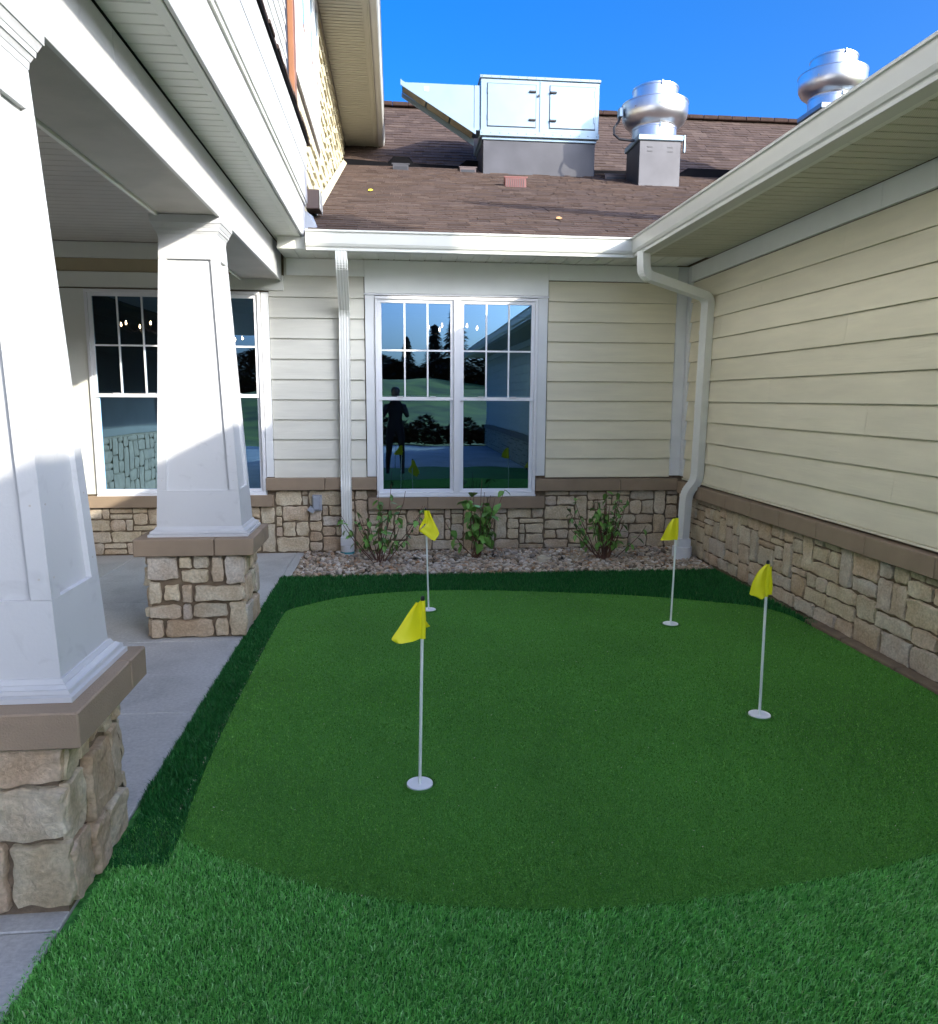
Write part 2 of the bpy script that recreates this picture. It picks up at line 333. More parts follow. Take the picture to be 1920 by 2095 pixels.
# porch slab: pours between the control joints
pf = MB()
ys = [-1.9, .55, 2.15, 3.75, 4.9, 5.9, 7.74]
for a, b in zip(ys[:-1], ys[1:]):
    for xa, xb in ((-4.2,-2.62),(-2.62,-1.03)):
        pf.box(xa+.003, xb-.003, a+.004, b-.004, -.12, 0., .004)
pf.box(-1.03+.001, -.95, 6.645, 7.74, -.12, 0, .004)
pf.build('porch_floor', M['concrete'], kind='structure')

# ------------------------------------------------------------ turf and putting green
front = [(-.845,2.659),(-.70,2.53),(-.533,2.425),(-.269,2.283),(-.028,2.193),(.281,2.13),(.587,2.093),(.911,2.103),(1.263,2.144),(1.654,2.213),(1.918,2.273),(2.3,2.40),(2.62,2.60),(2.86,2.88),(2.955,3.2)]
back = [(2.955,4.95),(2.917,5.235),(2.80,5.40),(2.648,5.489),(2.3,5.66),(1.953,5.795),(1.55,5.90),(1.173,5.982),(.8,6.05),(.492,6.084),(.2,6.083),(-.048,6.047),(-.26,6.0),(-.44,5.924),(-.60,5.82),(-.723,5.688),(-.80,5.63),(-.855,5.50)]
poly = [Vector((x, y, 0)) for x, y in front+back]
def smooth_poly(p, it=1):
    for _ in range(it):
        q = []
        for i in range(len(p)):
            a, b = p[i], p[(i+1) % len(p)]; q += [a*.75+b*.25, a*.25+b*.75]
        p = q
    return p
gp = smooth_poly(poly, 2)
GP = np.array([(p.x, p.y) for p in gp])
def inside(P, Q=GP):
    x, y = P[:,0], P[:,1]; r = np.zeros(len(P), bool); n = len(Q)
    for i in range(n):
        x1, y1 = Q[i]; x2, y2 = Q[(i+1) % n]
        if y1 == y2: continue
        c = ((y1 > y) != (y2 > y)) & (x < (x2-x1)*(y-y1)/(y2-y1)+x1); r ^= c
    return r
g = MB(); n = len(gp)
g.add([(p.x, p.y, .0) for p in gp]+[(p.x, p.y, -.05) for p in gp], [tuple(range(n))]+[(i, (i+1) % n, n+(i+1) % n, n+i) for i in range(n)])
green = g.build('putting_green', M['green'], kind='structure')
g = MB(); g.box(-1.03, 3.0, -1.9, 6.64, -.1, -.012); g.build('turf_base', M['turfbase'], kind='structure')
rs = np.random.RandomState(3)
def blades(name, P, h, wd, mat_, lean=.35, dirv=None, z0=-.012, spread=.5):
    n = len(P); ang = rs.uniform(0, 2*np.pi, n); hh = h*rs.uniform(.7, 1.15, n); wv = wd*rs.uniform(.7, 1.2, n)
    d = np.stack([np.cos(ang), np.sin(ang)], 1)
    la = rs.uniform(0, 2*np.pi, n); L = np.stack([np.cos(la), np.sin(la)], 1)*rs.uniform(0, spread, n)[:,None]
    if dirv is not None: L += np.array(dirv)
    V = np.zeros((n, 5, 3)); s = wv[:,None]*.5*d
    V[:,0,:2] = P-s; V[:,1,:2] = P+s; V[:,:2,2] = z0
    mid = P+L*hh[:,None]*.3; V[:,2,:2] = mid-s*.85; V[:,3,:2] = mid+s*.85; V[:,2:4,2] = (z0+hh*.58)[:,None]
    V[:,4,:2] = P+L*hh[:,None]*1.0; V[:,4,2] = z0+hh*.95
    V = V.reshape(-1, 3); base = np.arange(n)*5
    me = bpy.data.meshes.new(name); me.vertices.add(len(V)); me.vertices.foreach_set('co', V.ravel())
    quads = np.stack([base, base+1, base+3, base+2], 1); tris = np.stack([base+2, base+3, base+4], 1)
    loops = np.concatenate([quads, tris], 1).ravel()
    me.loops.add(len(loops)); me.loops.foreach_set('vertex_index', loops.astype(np.int32))
    me.polygons.add(2*n); st = np.stack([np.arange(n)*7, np.arange(n)*7+4], 1).ravel(); me.polygons.foreach_set('loop_start', st.astype(np.int32))
    var = np.repeat(np.clip(rs.beta(2, 2.2, n), .01, 1), 2); me.update(calc_edges=True)
    a = me.attributes.new('var', 'FLOAT', 'FACE'); a.data.foreach_set('value', var.astype(np.float32))
    me.materials.append(mat_); me.validate(); o = bpy.data.objects.new(name, me); COL.objects.link(o); o['kind'] = 'stuff'; return o
def scatter(x0, x1, y0, y1, dens, keep):
    n = int((x1-x0)*(y1-y0)*dens); P = np.stack([rs.uniform(x0, x1, n), rs.uniform(y0, y1, n)], 1); return P[keep(P)]
off = lambda P: ~inside(P)
# tufts: blades come in clumps
P = scatter(-1.05, 2.98, .75, 2.75, 42000, off); P = P+rs.normal(0, .002, P.shape)
# keep clear of the near pedestal
k = ~((P[:,0] < -1.0) & (P[:,1] > 2.15))
fr = blades('foreground_turf', P[k], .023, .0034, M['blade'], dirv=(.12, -.30), spread=.75); tag(fr, 'long pile artificial turf in front of the putting green', 'turf')
Ps = scatter(-1.03, -.80, 2.45, 5.9, 34000, off)
Ps = Ps[~((Ps[:,0] < -1.0) & (Ps[:,1] < 2.85))]
o = blades('edge_turf', Ps, .034, .0038, M['shade_blade'], dirv=(-.05, -.1), spread=.7); tag(o, 'raised strip of turf in a shaded tone between the concrete and the green', 'turf')
Pb = scatter(-1.03, 3.0, 4.9, 6.64, 15000, off); Pb = Pb[~((Pb[:,0] < -.8) & (Pb[:,1] < 5.9))]
o = blades('back_turf', Pb, .045, .0052, M['shade_blade'], dirv=(.0, -.05), spread=.6); tag(o, 'turf band in a shaded tone between the green and the pebble bed', 'turf')
Pr = scatter(2.7, 3.0, 2.3, 3.3, 9000, off)
# short fibres on the green itself, where they show largest
ins = lambda P: inside(P)
def thin(P, d0): 
    d = np.hypot(P[:,0], P[:,1]); return P[rs.uniform(0, 1, len(P)) < np.minimum(1, (d0/d)**2)]
Pg = thin(scatter(-.9, 2.96, 2.05, 6.1, 62000, ins), 2.2); dg = np.hypot(Pg[:,0], Pg[:,1])
nr = dg+rs.uniform(-.5, .5, len(Pg)) < 3.4
o = blades('green_fibre', Pg[nr], .0085, .0026, M['gblade'], z0=-.001, spread=1.0); tag(o, 'short curled fibre of the putting green, nearer part', 'turf')
o = blades('green_fibre', Pg[~nr], .0085, .0045, M['gblade'], z0=-.001, spread=1.0); tag(o, 'short curled fibre of the putting green, farther part', 'turf')
# white and straw specks left on the turf
sp = MB()
for i in range(420):
    x, y = rnd.uniform(-.8, 2.9), rnd.uniform(2.2, 6.5); s_ = rnd.uniform(.0015, .0042); a = rnd.uniform(0, 3.14); h_ = .007 if y < 6 else .03
    dx, dy = math.cos(a)*s_*rnd.uniform(.6, 1.6), math.sin(a)*s_
    sp.add([(x-dx, y-dy, h_), (x+dy*.5, y-dx*.5, h_), (x+dx, y+dy, h_+.002), (x-dy*.5, y+dx*.5, h_+.001)], [(0,1,2,3)], 0)
for i in range(150):   # straw trimmings along the seam of the edge strip
    y = rnd.uniform(2.7, 5.5); x = -.853+rnd.gauss(0, .006); s_ = rnd.uniform(.002, .005); a = rnd.uniform(0, 3.14)
    dx, dy = math.cos(a)*s_, math.sin(a)*s_
    sp.add([(x-dx, y-dy, .008), (x+dy*.3, y-dx*.3, .009), (x+dx, y+dy, .012), (x-dy*.3, y+dx*.3, .009)], [(0,1,2,3)], 0)
o = sp.build('turf_debris', M['cream']); o['kind'] = 'stuff'; tag(o, 'pale specks and straw trimmings scattered on the turf', 'debris')

# pebble bed
g = MB(); g.box(-.95, 3.03, 6.62, DY+.02, -.12, -.005); g.build('bed_soil', M['soil'], kind='structure')
def ico(sub=1):
    bm = bmesh.new(); bmesh.ops.create_icosphere(bm, subdivisions=sub, radius=1); bm.verts.index_update()
    v = np.array([q.co[:] for q in bm.verts]); f = [[q.index for q in ff.verts] for ff in bm.faces]; bm.free(); return v, f
IV, IF = ico(2)
pb = MB()
def pebble(x, y, z, r, var):
    a = rnd.uniform(0, 6.28); sc = np.array([r*rnd.uniform(.8, 1.35), r*rnd.uniform(.75, 1.05), r*rnd.uniform(.5, .8)])
    v = IV*sc*(1+.12*np.sin(IV[:,[1,2,0]]*3+a)); c, s_ = math.cos(a), math.sin(a); t = rnd.uniform(-.4, .4)
    X = v[:,0]*c-v[:,1]*s_; Y = v[:,0]*s_+v[:,1]*c; Z = v[:,2]+X*t
    pb.add(np.stack([X+x, Y+y, Z+z], 1).tolist(), IF, var)
for i in range(5200):
    y = rnd.uniform(6.63, DY-.02); x = rnd.uniform(-.93, 3.0)
    if x < -.95+(y-6.62)*0: continue
    r = rnd.choice([.013,.017,.02,.024,.028]); pebble(x, y, rnd.uniform(-.004, .022)+.012*math.sin(x*5)*math.sin(y*7), r, rnd.uniform(.01, 1))
o = pb.build('pebbles', M['pebble'], smooth=True); o['kind'] = 'stuff'; tag(o, 'bed of mixed river pebbles along the foot of the back wall', 'pebbles')

# ------------------------------------------------------------ stone work
def stone_mesh(w_, h_, d_, seed, nx=None, nz=None, bulge=.009, wrapR=False):
    """split-face stone, local: x 0..w, z 0..h, front towards -y; irregular outline, rounded arrises"""
    r = random.Random(seed); nx = nx or max(5, min(10, int(w_/.03)+3)); nz = nz or max(5, min(7, int(h_/.03)+3))
    v = []; f = []
    ph = [r.uniform(0, 6.28) for _ in range(6)]; amp = min(.006, .06*min(w_, h_)); tiltx = r.uniform(-.5, .5)*bulge; tiltz = r.uniform(-.5, .5)*bulge
    for i in range(nx+1):
        for j in range(nz+1):
            u = i/nx; t = j/nz
            # cluster samples at the rim for a rounded edge
            U = .5-.5*math.cos(math.pi*u); T = .5-.5*math.cos(math.pi*t)
            x = U*w_; z = T*h_
            ex = (1-abs(2*U-1)); ez = (1-abs(2*T-1))
            x += amp*(math.sin(z*38+ph[0])+.6*math.sin(z*85+ph[1]))*(1-ex)*(1 if U < .5 else -1)*.8
            z += amp*(math.sin(x*30+ph[2])+.6*math.sin(x*70+ph[3]))*(1-ez)*(1 if T < .5 else -1)*.8
            # pull corners in
            cr_ = (1-ex)**6*(1-ez)**6; kk = min(.005, .06*min(w_, h_)); x += kk*cr_*(1 if U < .5 else -1); z += kk*cr_*(1 if T < .5 else -1)
            e = min(ex*w_, ez*h_)/2; rim = min(1, e/.0045)
            fz = mnoise.fractal(Vector((x*14+ph[0]*9, z*14+ph[1]*9, ph[2])), .9, 2.1, 5); rg = abs(mnoise.noise(Vector((x*9+ph[3]*5, z*13, ph[4]))))
            y = -d_-bulge*rim+(-.0065*fz+.010*rg-tiltx*2.2*(U-.5)-tiltz*2.2*(T-.5))*rim
            v.append((x, y, z))
    W = nz+1
    for i in range(nx):
        for j in range(nz): f.append((i*W+j, (i+1)*W+j, (i+1)*W+j+1, i*W+j+1))
    # skirt back into the wall
    ring = [i*W for i in range(nx+1)]+[nx*W+j for j in range(1, nz+1)]+[i*W+nz for i in range(nx-1, -1, -1)]+[j for j in range(nz-1, 0, -1)]
    k = len(v)
    for q in ring: v.append((v[q][0], .004, v[q][2]))
    for a in range(len(ring)): b = (a+1) % len(ring); f.append((ring[a], k+a, k+b, ring[b]))
    return v, f
def layout(W, H, seed, mod=.052, sizes=None, x_off=0):
    """irregular ashlar: fill a grid of modules with random rectangles"""
    r = random.Random(seed); nx = max(2, int(round(W/(mod*1.25)))); nz = max(2, int(round(H/mod))); mx = W/nx; mz = H/nz
    occ = [[False]*nz for _ in range(nx)]; out = []
    sizes = sizes or [(4,2),(3,2),(5,2),(2,2),(3,3),(4,3),(2,3),(3,2),(4,2),(3,1),(4,1),(5,2),(2,4),(1,2),(5,3),(2,5),(4,3),(2,2)]
    for j in range(nz):
        for i in range(nx):
            if occ[i][j]: continue
            mxw = 0
            while i+mxw < nx and not occ[i+mxw][j]: mxw += 1
            c = [s for s in sizes if s[0] <= mxw and s[1] <= nz-j and (s[0] == mxw or mxw-s[0] >= 2)]
            c = c or [(min(mxw, 2), 1)]
            a, b = r.choice(c)
            for p in range(a):
                for q in range(b): occ[i+p][j+q] = True
            out.append((i*mx, j*mz, a*mx, b*mz))
    return out
def place_stone(parent, u, z, w_, h_, origin, ax, out, seed, depth=.014, bulge=.008, gap=.0075, nx=None, nz=None, name='stone'):
    """origin: world point of u=0; ax: unit vector along the wall; out: outward normal"""
    v, f = stone_mesh(w_-2*gap, h_-2*gap, depth*random.Random(seed).uniform(.7, 1.3), seed, nx, nz, bulge)
    ox, oy = origin; V = []
    for x, y, zz in v: V.append((ox+ax[0]*(u+gap+x)-out[0]*y, oy+ax[1]*(u+gap+x)-out[1]*y, z+gap+zz))
    mb = MB(); mb.add(V, f); return mb.build(name, M['stone'], parent, smooth=True)

# ------------------------------------------------------------ back wall
BW = thing('back_wall', 'back wall with cream siding over a tan stone base, around the double windows', 'wall', (0, DY, 0))
core = MB(); WL, WR = -2.95, -1.30   # left window opening
def wall_core(x0, x1, z0, z1, y=DY+.012): core.box(x0, x1, y, y+.16, z0, z1)
wins = [(-2.955, -1.305), (-.19, 1.457)]
xs = [-4.3, wins[0][0], wins[0][1], wins[1][0], wins[1][1], RX+.1]
wall_core(xs[0], xs[1], -.1, 3.17); wall_core(xs[2], xs[3], -.1, 3.17); wall_core(xs[4], xs[5], -.1, 3.17)
for a, b in wins: wall_core(a, b, -.1, .585); wall_core(a, b, 2.6, 3.17)
core.build('mortar_backing', M['mortar'], BW)
sid = 0
def lap(parent, x0, x1, k, mat_, top=None, z0=Z0, y=DY):
    """lap siding board on the back wall"""
    za = z0+k*E_; zb = top or za+E_
    mb = MB(); mb.prism([(y+.006, zb), (y-.013, za+.006), (y-.012, za+.002), (y+.009, za+.002), (y+.011, zb)], 'x', x0, x1)
    return mb.build('siding_board', mat_, parent)
for k in range(11):
    top = 2.78 if k == 10 else None
    if Z0+k*E_ >= 2.775: break
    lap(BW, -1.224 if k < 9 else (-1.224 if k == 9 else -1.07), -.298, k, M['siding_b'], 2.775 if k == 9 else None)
for k in range(10):
    lap(BW, 1.57, 2.915, k, M['siding'], 2.775 if k == 9 else None)
def bd(name, x0, x1, y0, y1, z0, z1, mat_, parent, bev=.002):
    return MB().box(x0, x1, y0, y1, z0, z1, bev).build(name, mat_, parent)
bd('frieze_board', -1.045, -.292, DY-.022, DY+.01, 2.782, 2.94, M['frieze'], BW)
bd('frieze_board', -.290, 1.562, DY-.024, DY+.01, 2.626, 2.94, M['frieze'], BW)
bd('frieze_board', 1.564, 2.93, DY-.022, DY+.01, 2.782, 2.94, M['frieze'], BW)
bd('drip_cap', -.296, 1.568, DY-.034, DY+.01, 2.606, 2.622, M['vinyl'], BW)
bd('window_casing', -.288, -.194, DY-.022, DY+.01, .795, 2.604, M['white2'], BW)
bd('window_casing', 1.461, 1.560, DY-.022, DY+.01, .795, 2.604, M['white2'], BW)
bd('window_casing', -1.300, -1.228, DY-.022, DY+.01, .795, 2.615, M['white2'], BW)
bd('corner_board', 2.917, 3.022, DY-.026, DY+.01, .79, 2.94, M['white2'], BW)
bd('corner_board', 3.024, 3.06, DY-.10, DY+.01, .79, 2.94, M['white2'], BW)
bd('starter_strip', -1.31, -.195, DY-.018, DY+.01, .775, .792, M['white2'], BW) if False else None
# panels and trims of the wall under the porch
bd('porch_panel', -3.75, -2.96, DY-.015, DY+.01, .63, 2.62, M['soffit_white'], BW)
bd('porch_panel', -4.2, -3.77, DY-.015, DY+.01, .63, 2.62, M['soffit_white'], BW)
bd('porch_trim', -4.2, -1.075, DY-.03, DY+.01, 2.632, 2.775, M['soffit_white'], BW)
bd('porch_band', -4.2, -1.5, DY-.012, DY+.01, 2.78, 2.90, M['tan'], BW)
bd('porch_trim', -4.2, -1.5, DY-.028, DY+.01, 2.902, 3.05, M['soffit_white'], BW)
# capstones
def caps(x0, x1, z0, z1, joints, y0=DY-.062, parent=BW):
    xs = [x0]+[j for j in joints if x0 < j < x1]+[x1]
    for a, b in zip(xs[:-1], xs[1:]): bd('capstone', a+.0025, b-.0025, y0, DY+.01, z0, z1, M['cap'], parent, .004)
caps(-1.31, -.195, .662, .788, [-.72]); caps(1.462, 3.0, .636, .76, [2.37]); 
caps(-.285, 1.561, .455, .578, [.33, .95]); caps(-3.75, -1.24, .497, .615, [-3.09, -2.3])
caps(-4.2, -3.76, .497, .615, [])
# stone courses
def stones(parent, x0, x1, z0, z1, seed, origin, ax, out, mod=.052, **kw):
    for i, (u, z, w_, h_) in enumerate(layout(x1-x0, z1-z0, seed, mod)):
        place_stone(parent, x0+u, z0+z, w_, h_, origin, ax, out, seed*1000+i, **kw)
K = dict(origin=(0, DY+.012), ax=(1, 0), out=(0, -1))
stones(BW, -1.23, -.29, .01, .655, 11, **K)
stones(BW, -.285, 1.565, .01, .45, 12, **K)
stones(BW, 1.57, 3.03, .01, .63, 13, **K)
stones(BW, -4.2, -1.235, .01, .49, 14, mod=.06, **K)

# ------------------------------------------------------------ right wall
RW = thing('right_wall', 'long right hand wall with cream lap siding above a stone base', 'wall', (RX, 0, 0))
MB().box(RX+.012, RX+.2, Y0, DY+.1, -.1, 3.3).build('mortar_backing', M['mortar'], RW)
joint_at = {8: [6.15, 2.9], 6: [4.9], 5: [], 7: [3.55, 6.9], 4: [5.9, 3.0], 3: [4.6], 2: [3.2], 1: [4.28, 7.0], 0: [3.0, 6.3], 9: [5.0]}
for k in range(10):
    ys = sorted([Y0, DY-.1]+joint_at.get(k, [])+[Y0+3.6, Y0+7.2, .9+.5*(k % 3)])
    za = Z0+k*E_; zb = 2.775 if k == 9 else za+E_
    for a, b in zip(ys[:-1], ys[1:]):
        mb = MB(); mb.prism([(RX+.006, zb), (RX-.013, za+.006), (RX-.012, za+.002), (RX+.009, za+.002), (RX+.011, zb)], 'y', a+.0008, b-.0008)
        mb.build('siding_board', M['siding'], RW)
bd('frieze_board', RX-.022, RX+.01, Y0, 4.6, 2.782, 2.94, M['frieze'], RW)
bd('frieze_board', RX-.022, RX+.01, 4.603, DY-.03, 2.782, 2.94, M['frieze'], RW)
bd('starter_strip', RX-.024, RX+.01, Y0, DY-.1, .756, .771, M['siding'], RW)
yy = Y0
js = [Y0]+[Y0+.9*i for i in range(1, 13)]+[1.7, 2.45, 3.13, 3.79, 4.42, 4.98, 5.5, 6.0, 6.47, 7.0, DY-.07]
js = sorted(set(js)); 
for a, b in zip(js[:-1], js[1:]): bd('capstone', RX-.062, RX+.01, a+.0025, b-.0025, .612, .738, M['cap'], RW, .004)
K2 = dict(origin=(RX+.012, 0), ax=(0, 1), out=(-1, 0))
for i, (u, z, w_, h_) in enumerate(layout(DY-2.4, .60, 21, .055)):
    place_stone(RW, 2.4+u, .005+z, w_, h_, seed=21000+i, **K2)
mbx = MB()      # the stretch of the base outside the picture, joined
for i, (u, z, w_, h_) in enumerate(layout(2.4-Y0, .60, 22, .07)):
    v, f = stone_mesh(w_-.02, h_-.02, .018, 22000+i, 2, 2)
    mbx.add([(RX+.012+y, Y0+u+.01+x, .005+z+.01+zz) for x, y, zz in v], f)
mbx.build('stone', M['stone'], RW, smooth=True, kind='stuff')
# stone edging along the foot of the right wall
CE = thing('edging', 'low tan stone edging where the green meets the right wall', 'edging', (2.99, 0, 0))
js = [2.6, 3.35, 4.0, 4.55, 5.0]
for a, b in zip(js[:-1], js[1:]): bd('edging_stone', 2.962, RX+.0, a+.004, b-.004, -.08, .018+.004*rnd.random(), M['curbstone'], CE, .006)

# ------------------------------------------------------------ double windows
def make_window(label):
    w0 = thing('double_window', label, 'window', (0, 0, 0), 'white double windows of the back wall')
    W2 = .824; H = 2.01
    fr = MB(); F = .030
    fr.box(-W2, W2, -.03, .05, 0, F+.012, .003).box(-W2, W2, -.03, .05, H-F, H, .003)
    fr.box(-W2, -W2+F, -.03, .05, F+.012, H-F, .003).box(W2-F, W2, -.03, .05, F+.012, H-F, .003).box(-.034, .034, -.034, .05, F+.012, H-F, .003)
    fr.box(-W2-.004, W2+.004, -.042, .0, -.006, .016, .003)
    fr.build('window_frame', M['vinyl'], w0)
    for s_ in (-1, 1):
        x0, x1 = (-W2+F, -.034) if s_ < 0 else (.034, W2-F)
        for part in ('upper', 'lower'):
            za, zb = (.985, H-F) if part == 'upper' else (F+.012, 1.035); y0 = -.012 if part == 'upper' else .012
            sh = MB(); b = .034; 
            bb = .030 if part == 'lower' else .035; tb = .034
            sh.box(x0, x1, y0, y0+.03, za, za+bb, .002).box(x0, x1, y0, y0+.03, zb-tb, zb, .002)
            sh.box(x0, x0+b, y0, y0+.03, za+bb, zb-tb, .002).box(x1-b, x1, y0, y0+.03, za+bb, zb-tb, .002)
            sash = sh.build('sash', M['vinyl'], w0)
            MB().add([(x0+b-.003, y0+.016, za+bb-.003), (x1-b+.003, y0+.016, za+bb-.003), (x1-b+.003, y0+.016, zb-tb+.003), (x0+b-.003, y0+.016, zb-tb+.003)], [(0,1,2,3)]).build('pane', M['glass'], sash)
            if part == 'upper':
                gx = (x1-x0-2*b)/3
                for i in (1, 2): MB().box(x0+b+gx*i-.008, x0+b+gx*i+.008, y0+.004, y0+.014, za+bb, zb-tb).build('muntin', M['vinyl'], sash)
                zm = (za+bb+zb-tb)/2
                MB().box(x0+b, x1-b, y0+.003, y0+.0145, zm-.008, zm+.008).build('muntin', M['vinyl'], sash)
                for i in (.28, .72): MB().box(x0+(x1-x0)*i-.03, x0+(x1-x0)*i+.03, y0-.018, y0+.004, za+bb-.002, za+bb+.006, .002).build('sash_lock', M['vinyl'], sash)
    return w0
win = make_window('white double window reflecting blue sky, above the two leafier shrubs')
win.location = (.633, DY-.012, .587)
win2 = copy_tree(win); win2['label'] = 'white double window under the porch roof, half hidden behind the column'; win2.location = (-2.13, DY-.012, .605)

# room behind the windows
RM = thing('dining_room', 'dim room seen through the windows behind the glass', 'room', (0, 10, 0))
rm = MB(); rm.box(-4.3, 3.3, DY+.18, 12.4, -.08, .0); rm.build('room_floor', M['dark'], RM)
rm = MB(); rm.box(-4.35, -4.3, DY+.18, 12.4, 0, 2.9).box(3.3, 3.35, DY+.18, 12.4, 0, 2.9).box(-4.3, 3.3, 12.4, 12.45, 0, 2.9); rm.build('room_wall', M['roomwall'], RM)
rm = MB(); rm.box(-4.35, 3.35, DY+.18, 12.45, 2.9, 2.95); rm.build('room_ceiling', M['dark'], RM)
def chandelier(x, y, z, r, n, label):
    c = thing('chandelier', label, 'chandelier', (x, y, z), 'chandeliers lit inside the dining room')
    a = MB(); a.tube([(0,0,.0), (0,0,2.9-z)], .008, 6)
    for i in range(n):
        t = 2*math.pi*i/n; a.tube([(0,0,0), (r*.6*math.cos(t), r*.6*math.sin(t), -.06), (r*math.cos(t), r*math.sin(t), 0)], .007, 5)
    o = MB(); o.v, o.f, o.mi, o.var = a.v, a.f, a.mi, a.var; fr_ = o.build('arm', M['dkbrown']); fr_.parent = c
    for i in range(n):
        t = 2*math.pi*i/n; b = MB(); b.lathe([(.0,.0),(.008,.008),(.011,.022),(.006,.042),(0,.055)], (r*math.cos(t), r*math.sin(t), .01), 8); ob = b.build('bulb', M['bulb'], None, True); ob.parent = c
chandelier(.72, 9.4, 2.42, .30, 6, 'lit chandelier behind the middle of the window without a porch')
chandelier(-3.0, 9.6, 2.42, .28, 6, 'lit chandelier behind the left pane of the porch window')
chandelier(-2.35, 10.6, 2.35, .3, 6, 'smaller looking lit chandelier farther back behind the porch window')
chandelier(-1.55, 9.8, 2.2, .2, 5, 'lit chandelier showing right of the column in the porch window')

# outlet box
OB = thing('outlet_box', 'grey weatherproof outlet box on the stone base left of the downspout', 'outlet box', (-.80, DY-.03, .5))
MB().box(-.845, -.765, DY-.085, DY+.0, .455, .60, .012).build('cover', M['box'], OB)
MB().box(-.853, -.757, DY-.04, DY+.0, .445, .61, .006).build('back_plate', M['box'], OB)
o = MB().hexa([(-.90,DY-.08,.46),(-.845,DY-.08,.425),(-.845,DY-.03,.425),(-.90,DY-.03,.46),(-.87,DY-.08,.50),(-.815,DY-.08,.465),(-.815,DY-.03,.465),(-.87,DY-.03,.50)]).build('cord_guard', M['box'], OB)

# ------------------------------------------------------------ gutters, fascias, soffits
def gprof(lip, back, zb=2.905, zt=3.08):   # K-style profile measured from lip (outer) to back
    d = 1 if back > lip else -1
    L = abs(back-lip)
    return [(lip, zt), (lip, zt-.016), (lip+d*.010, zt-.021), (lip+d*.013, zt-.028), (lip+d*.016, zb+.060), (lip+d*.026, zb+.036), (lip+d*.040, zb+.026), (lip+d*.036, zb+.018), (lip+d*.036, zb+.002), (lip+d*.042, zb), (back, zb), (back, zt+.01), (back-d*.004, zt+.01), (back-d*.004, zb+.005), (lip+d*.046, zb+.005), (lip+d*.020, zb+.064), (lip+d*.018, zt-.012), (lip+d*.014, zt)]
BG = MB().prism(gprof(GY, GY+.125), 'x', -.782, lambda p: GX+(p[0]-GY)).build('gutter', M['alu'])
tag(BG, 'white gutter along the back eave, over the double window', 'gutter')
RG = MB().prism(gprof(GX, GX+.125), 'y', Y0-.2, lambda p: GY+(p[0]-GX)).build('gutter', M['alu'])
tag(RG, 'long pale gutter along the right hand eave running overhead', 'gutter')
for g_ in (BG, RG): pass
BE = thing('back_eave', 'narrow eave over the back wall with slotted soffit', 'eave', (0, 7.5, 2.95))
bd('fascia_board', -.80, GX+.14, GY+.127, GY+.147, 2.93, 3.05, M['alu'], BE)
bd('fascia_board', -1.045, -.79, 7.16, 7.19, 2.93, 3.036, M['soffit_white'], BE)
x = -1.06
while x < RX-.05:
    x1 = min(x+.305, RX-.04) if x < 2.3 else RX-.04; mb = MB()
    for q in range(2):
        a = x+q*.1525; b = min(a+.146, x1)
        if b-a > .02: mb.box(a, b, GY+.155, DY-.003, 2.944, 2.952, .002)
    mb.box(x, x1-.001, GY+.155, DY-.003, 2.954, 2.958)
    mb.build('soffit_panel', M['soffit_white'], BE); x = x1
RE = thing('right_eave', 'deep ribbed soffit of the right hand eave', 'eave', (2.7, 0, 2.95))
bd('fascia_board', GX+.127, GX+.150, Y0-.2, GY+.14, 2.932, 3.05, M['soffit_white'], RE)
bd('soffit_trim', GX+.152, GX+.215, Y0-.2, 3.95, 2.936, 2.944, M['soffit_white'], RE)
bd('soffit_trim', GX+.152, GX+.215, 3.953, GY+.14, 2.936, 2.944, M['soffit_white'], RE)
def perf_mat():
    m = mat('perforated_soffit', (.60,.58,.44), .5, .04, 3); n = m.node_tree.nodes; l = m.node_tree.links; b = n['Principled BSDF']
    tc = n.new('ShaderNodeTexCoord'); vo = n.new('ShaderNodeTexVoronoi'); vo.inputs['Scale'].default_value = 105; vo.inputs['Randomness'].default_value = 0.0; l.new(tc.outputs['Object'], vo.inputs[0])
    r = n.new('ShaderNodeValToRGB'); r.color_ramp.elements[0].position = .20; r.color_ramp.elements[1].position = .30; r.color_ramp.elements[0].color = (.25,.25,.25,1)
    l.new(vo.outputs[0], r.inputs[0]); mx = n.new('ShaderNodeMix'); mx.data_type = 'RGBA'; mx.blend_type = 'MULTIPLY'; mx.inputs[0].default_value = 1
    src = b.inputs['Base Color'].links[0].from_socket; l.new(src, mx.inputs[6]); l.new(r.outputs[0], mx.inputs[7]); l.new(mx.outputs[2], b.inputs['Base Color']); return m
M['perf'] = perf_mat()
def ribbed(parent, a, b, x0, x1, z, mat_, pitch=.10, gap=.012, name='soffit_panel', t=.008):
    mb = MB(); y = a; n = max(1, int(round((b-a)/pitch))); p = (b-a)/n
    for i in range(n):
        mb.box(x0, x1, a+i*p, a+(i+1)*p-gap, z, z+t, .003)
    mb.box(x0, x1, a, b-.001, z+t+.002, z+t+.006)
    return mb.build(name, mat_, parent)
y = 2.4
while y < GY+.14:
    ribbed(RE, y, min(y+.3, GY+.15), GX+.216, RX-.024, 2.942, M['perf'], .1); y += .3
o = ribbed(RE, Y0-.2, 2.4, GX+.216, RX-.024, 2.942, M['perf'], .1); o['kind'] = 'stuff'

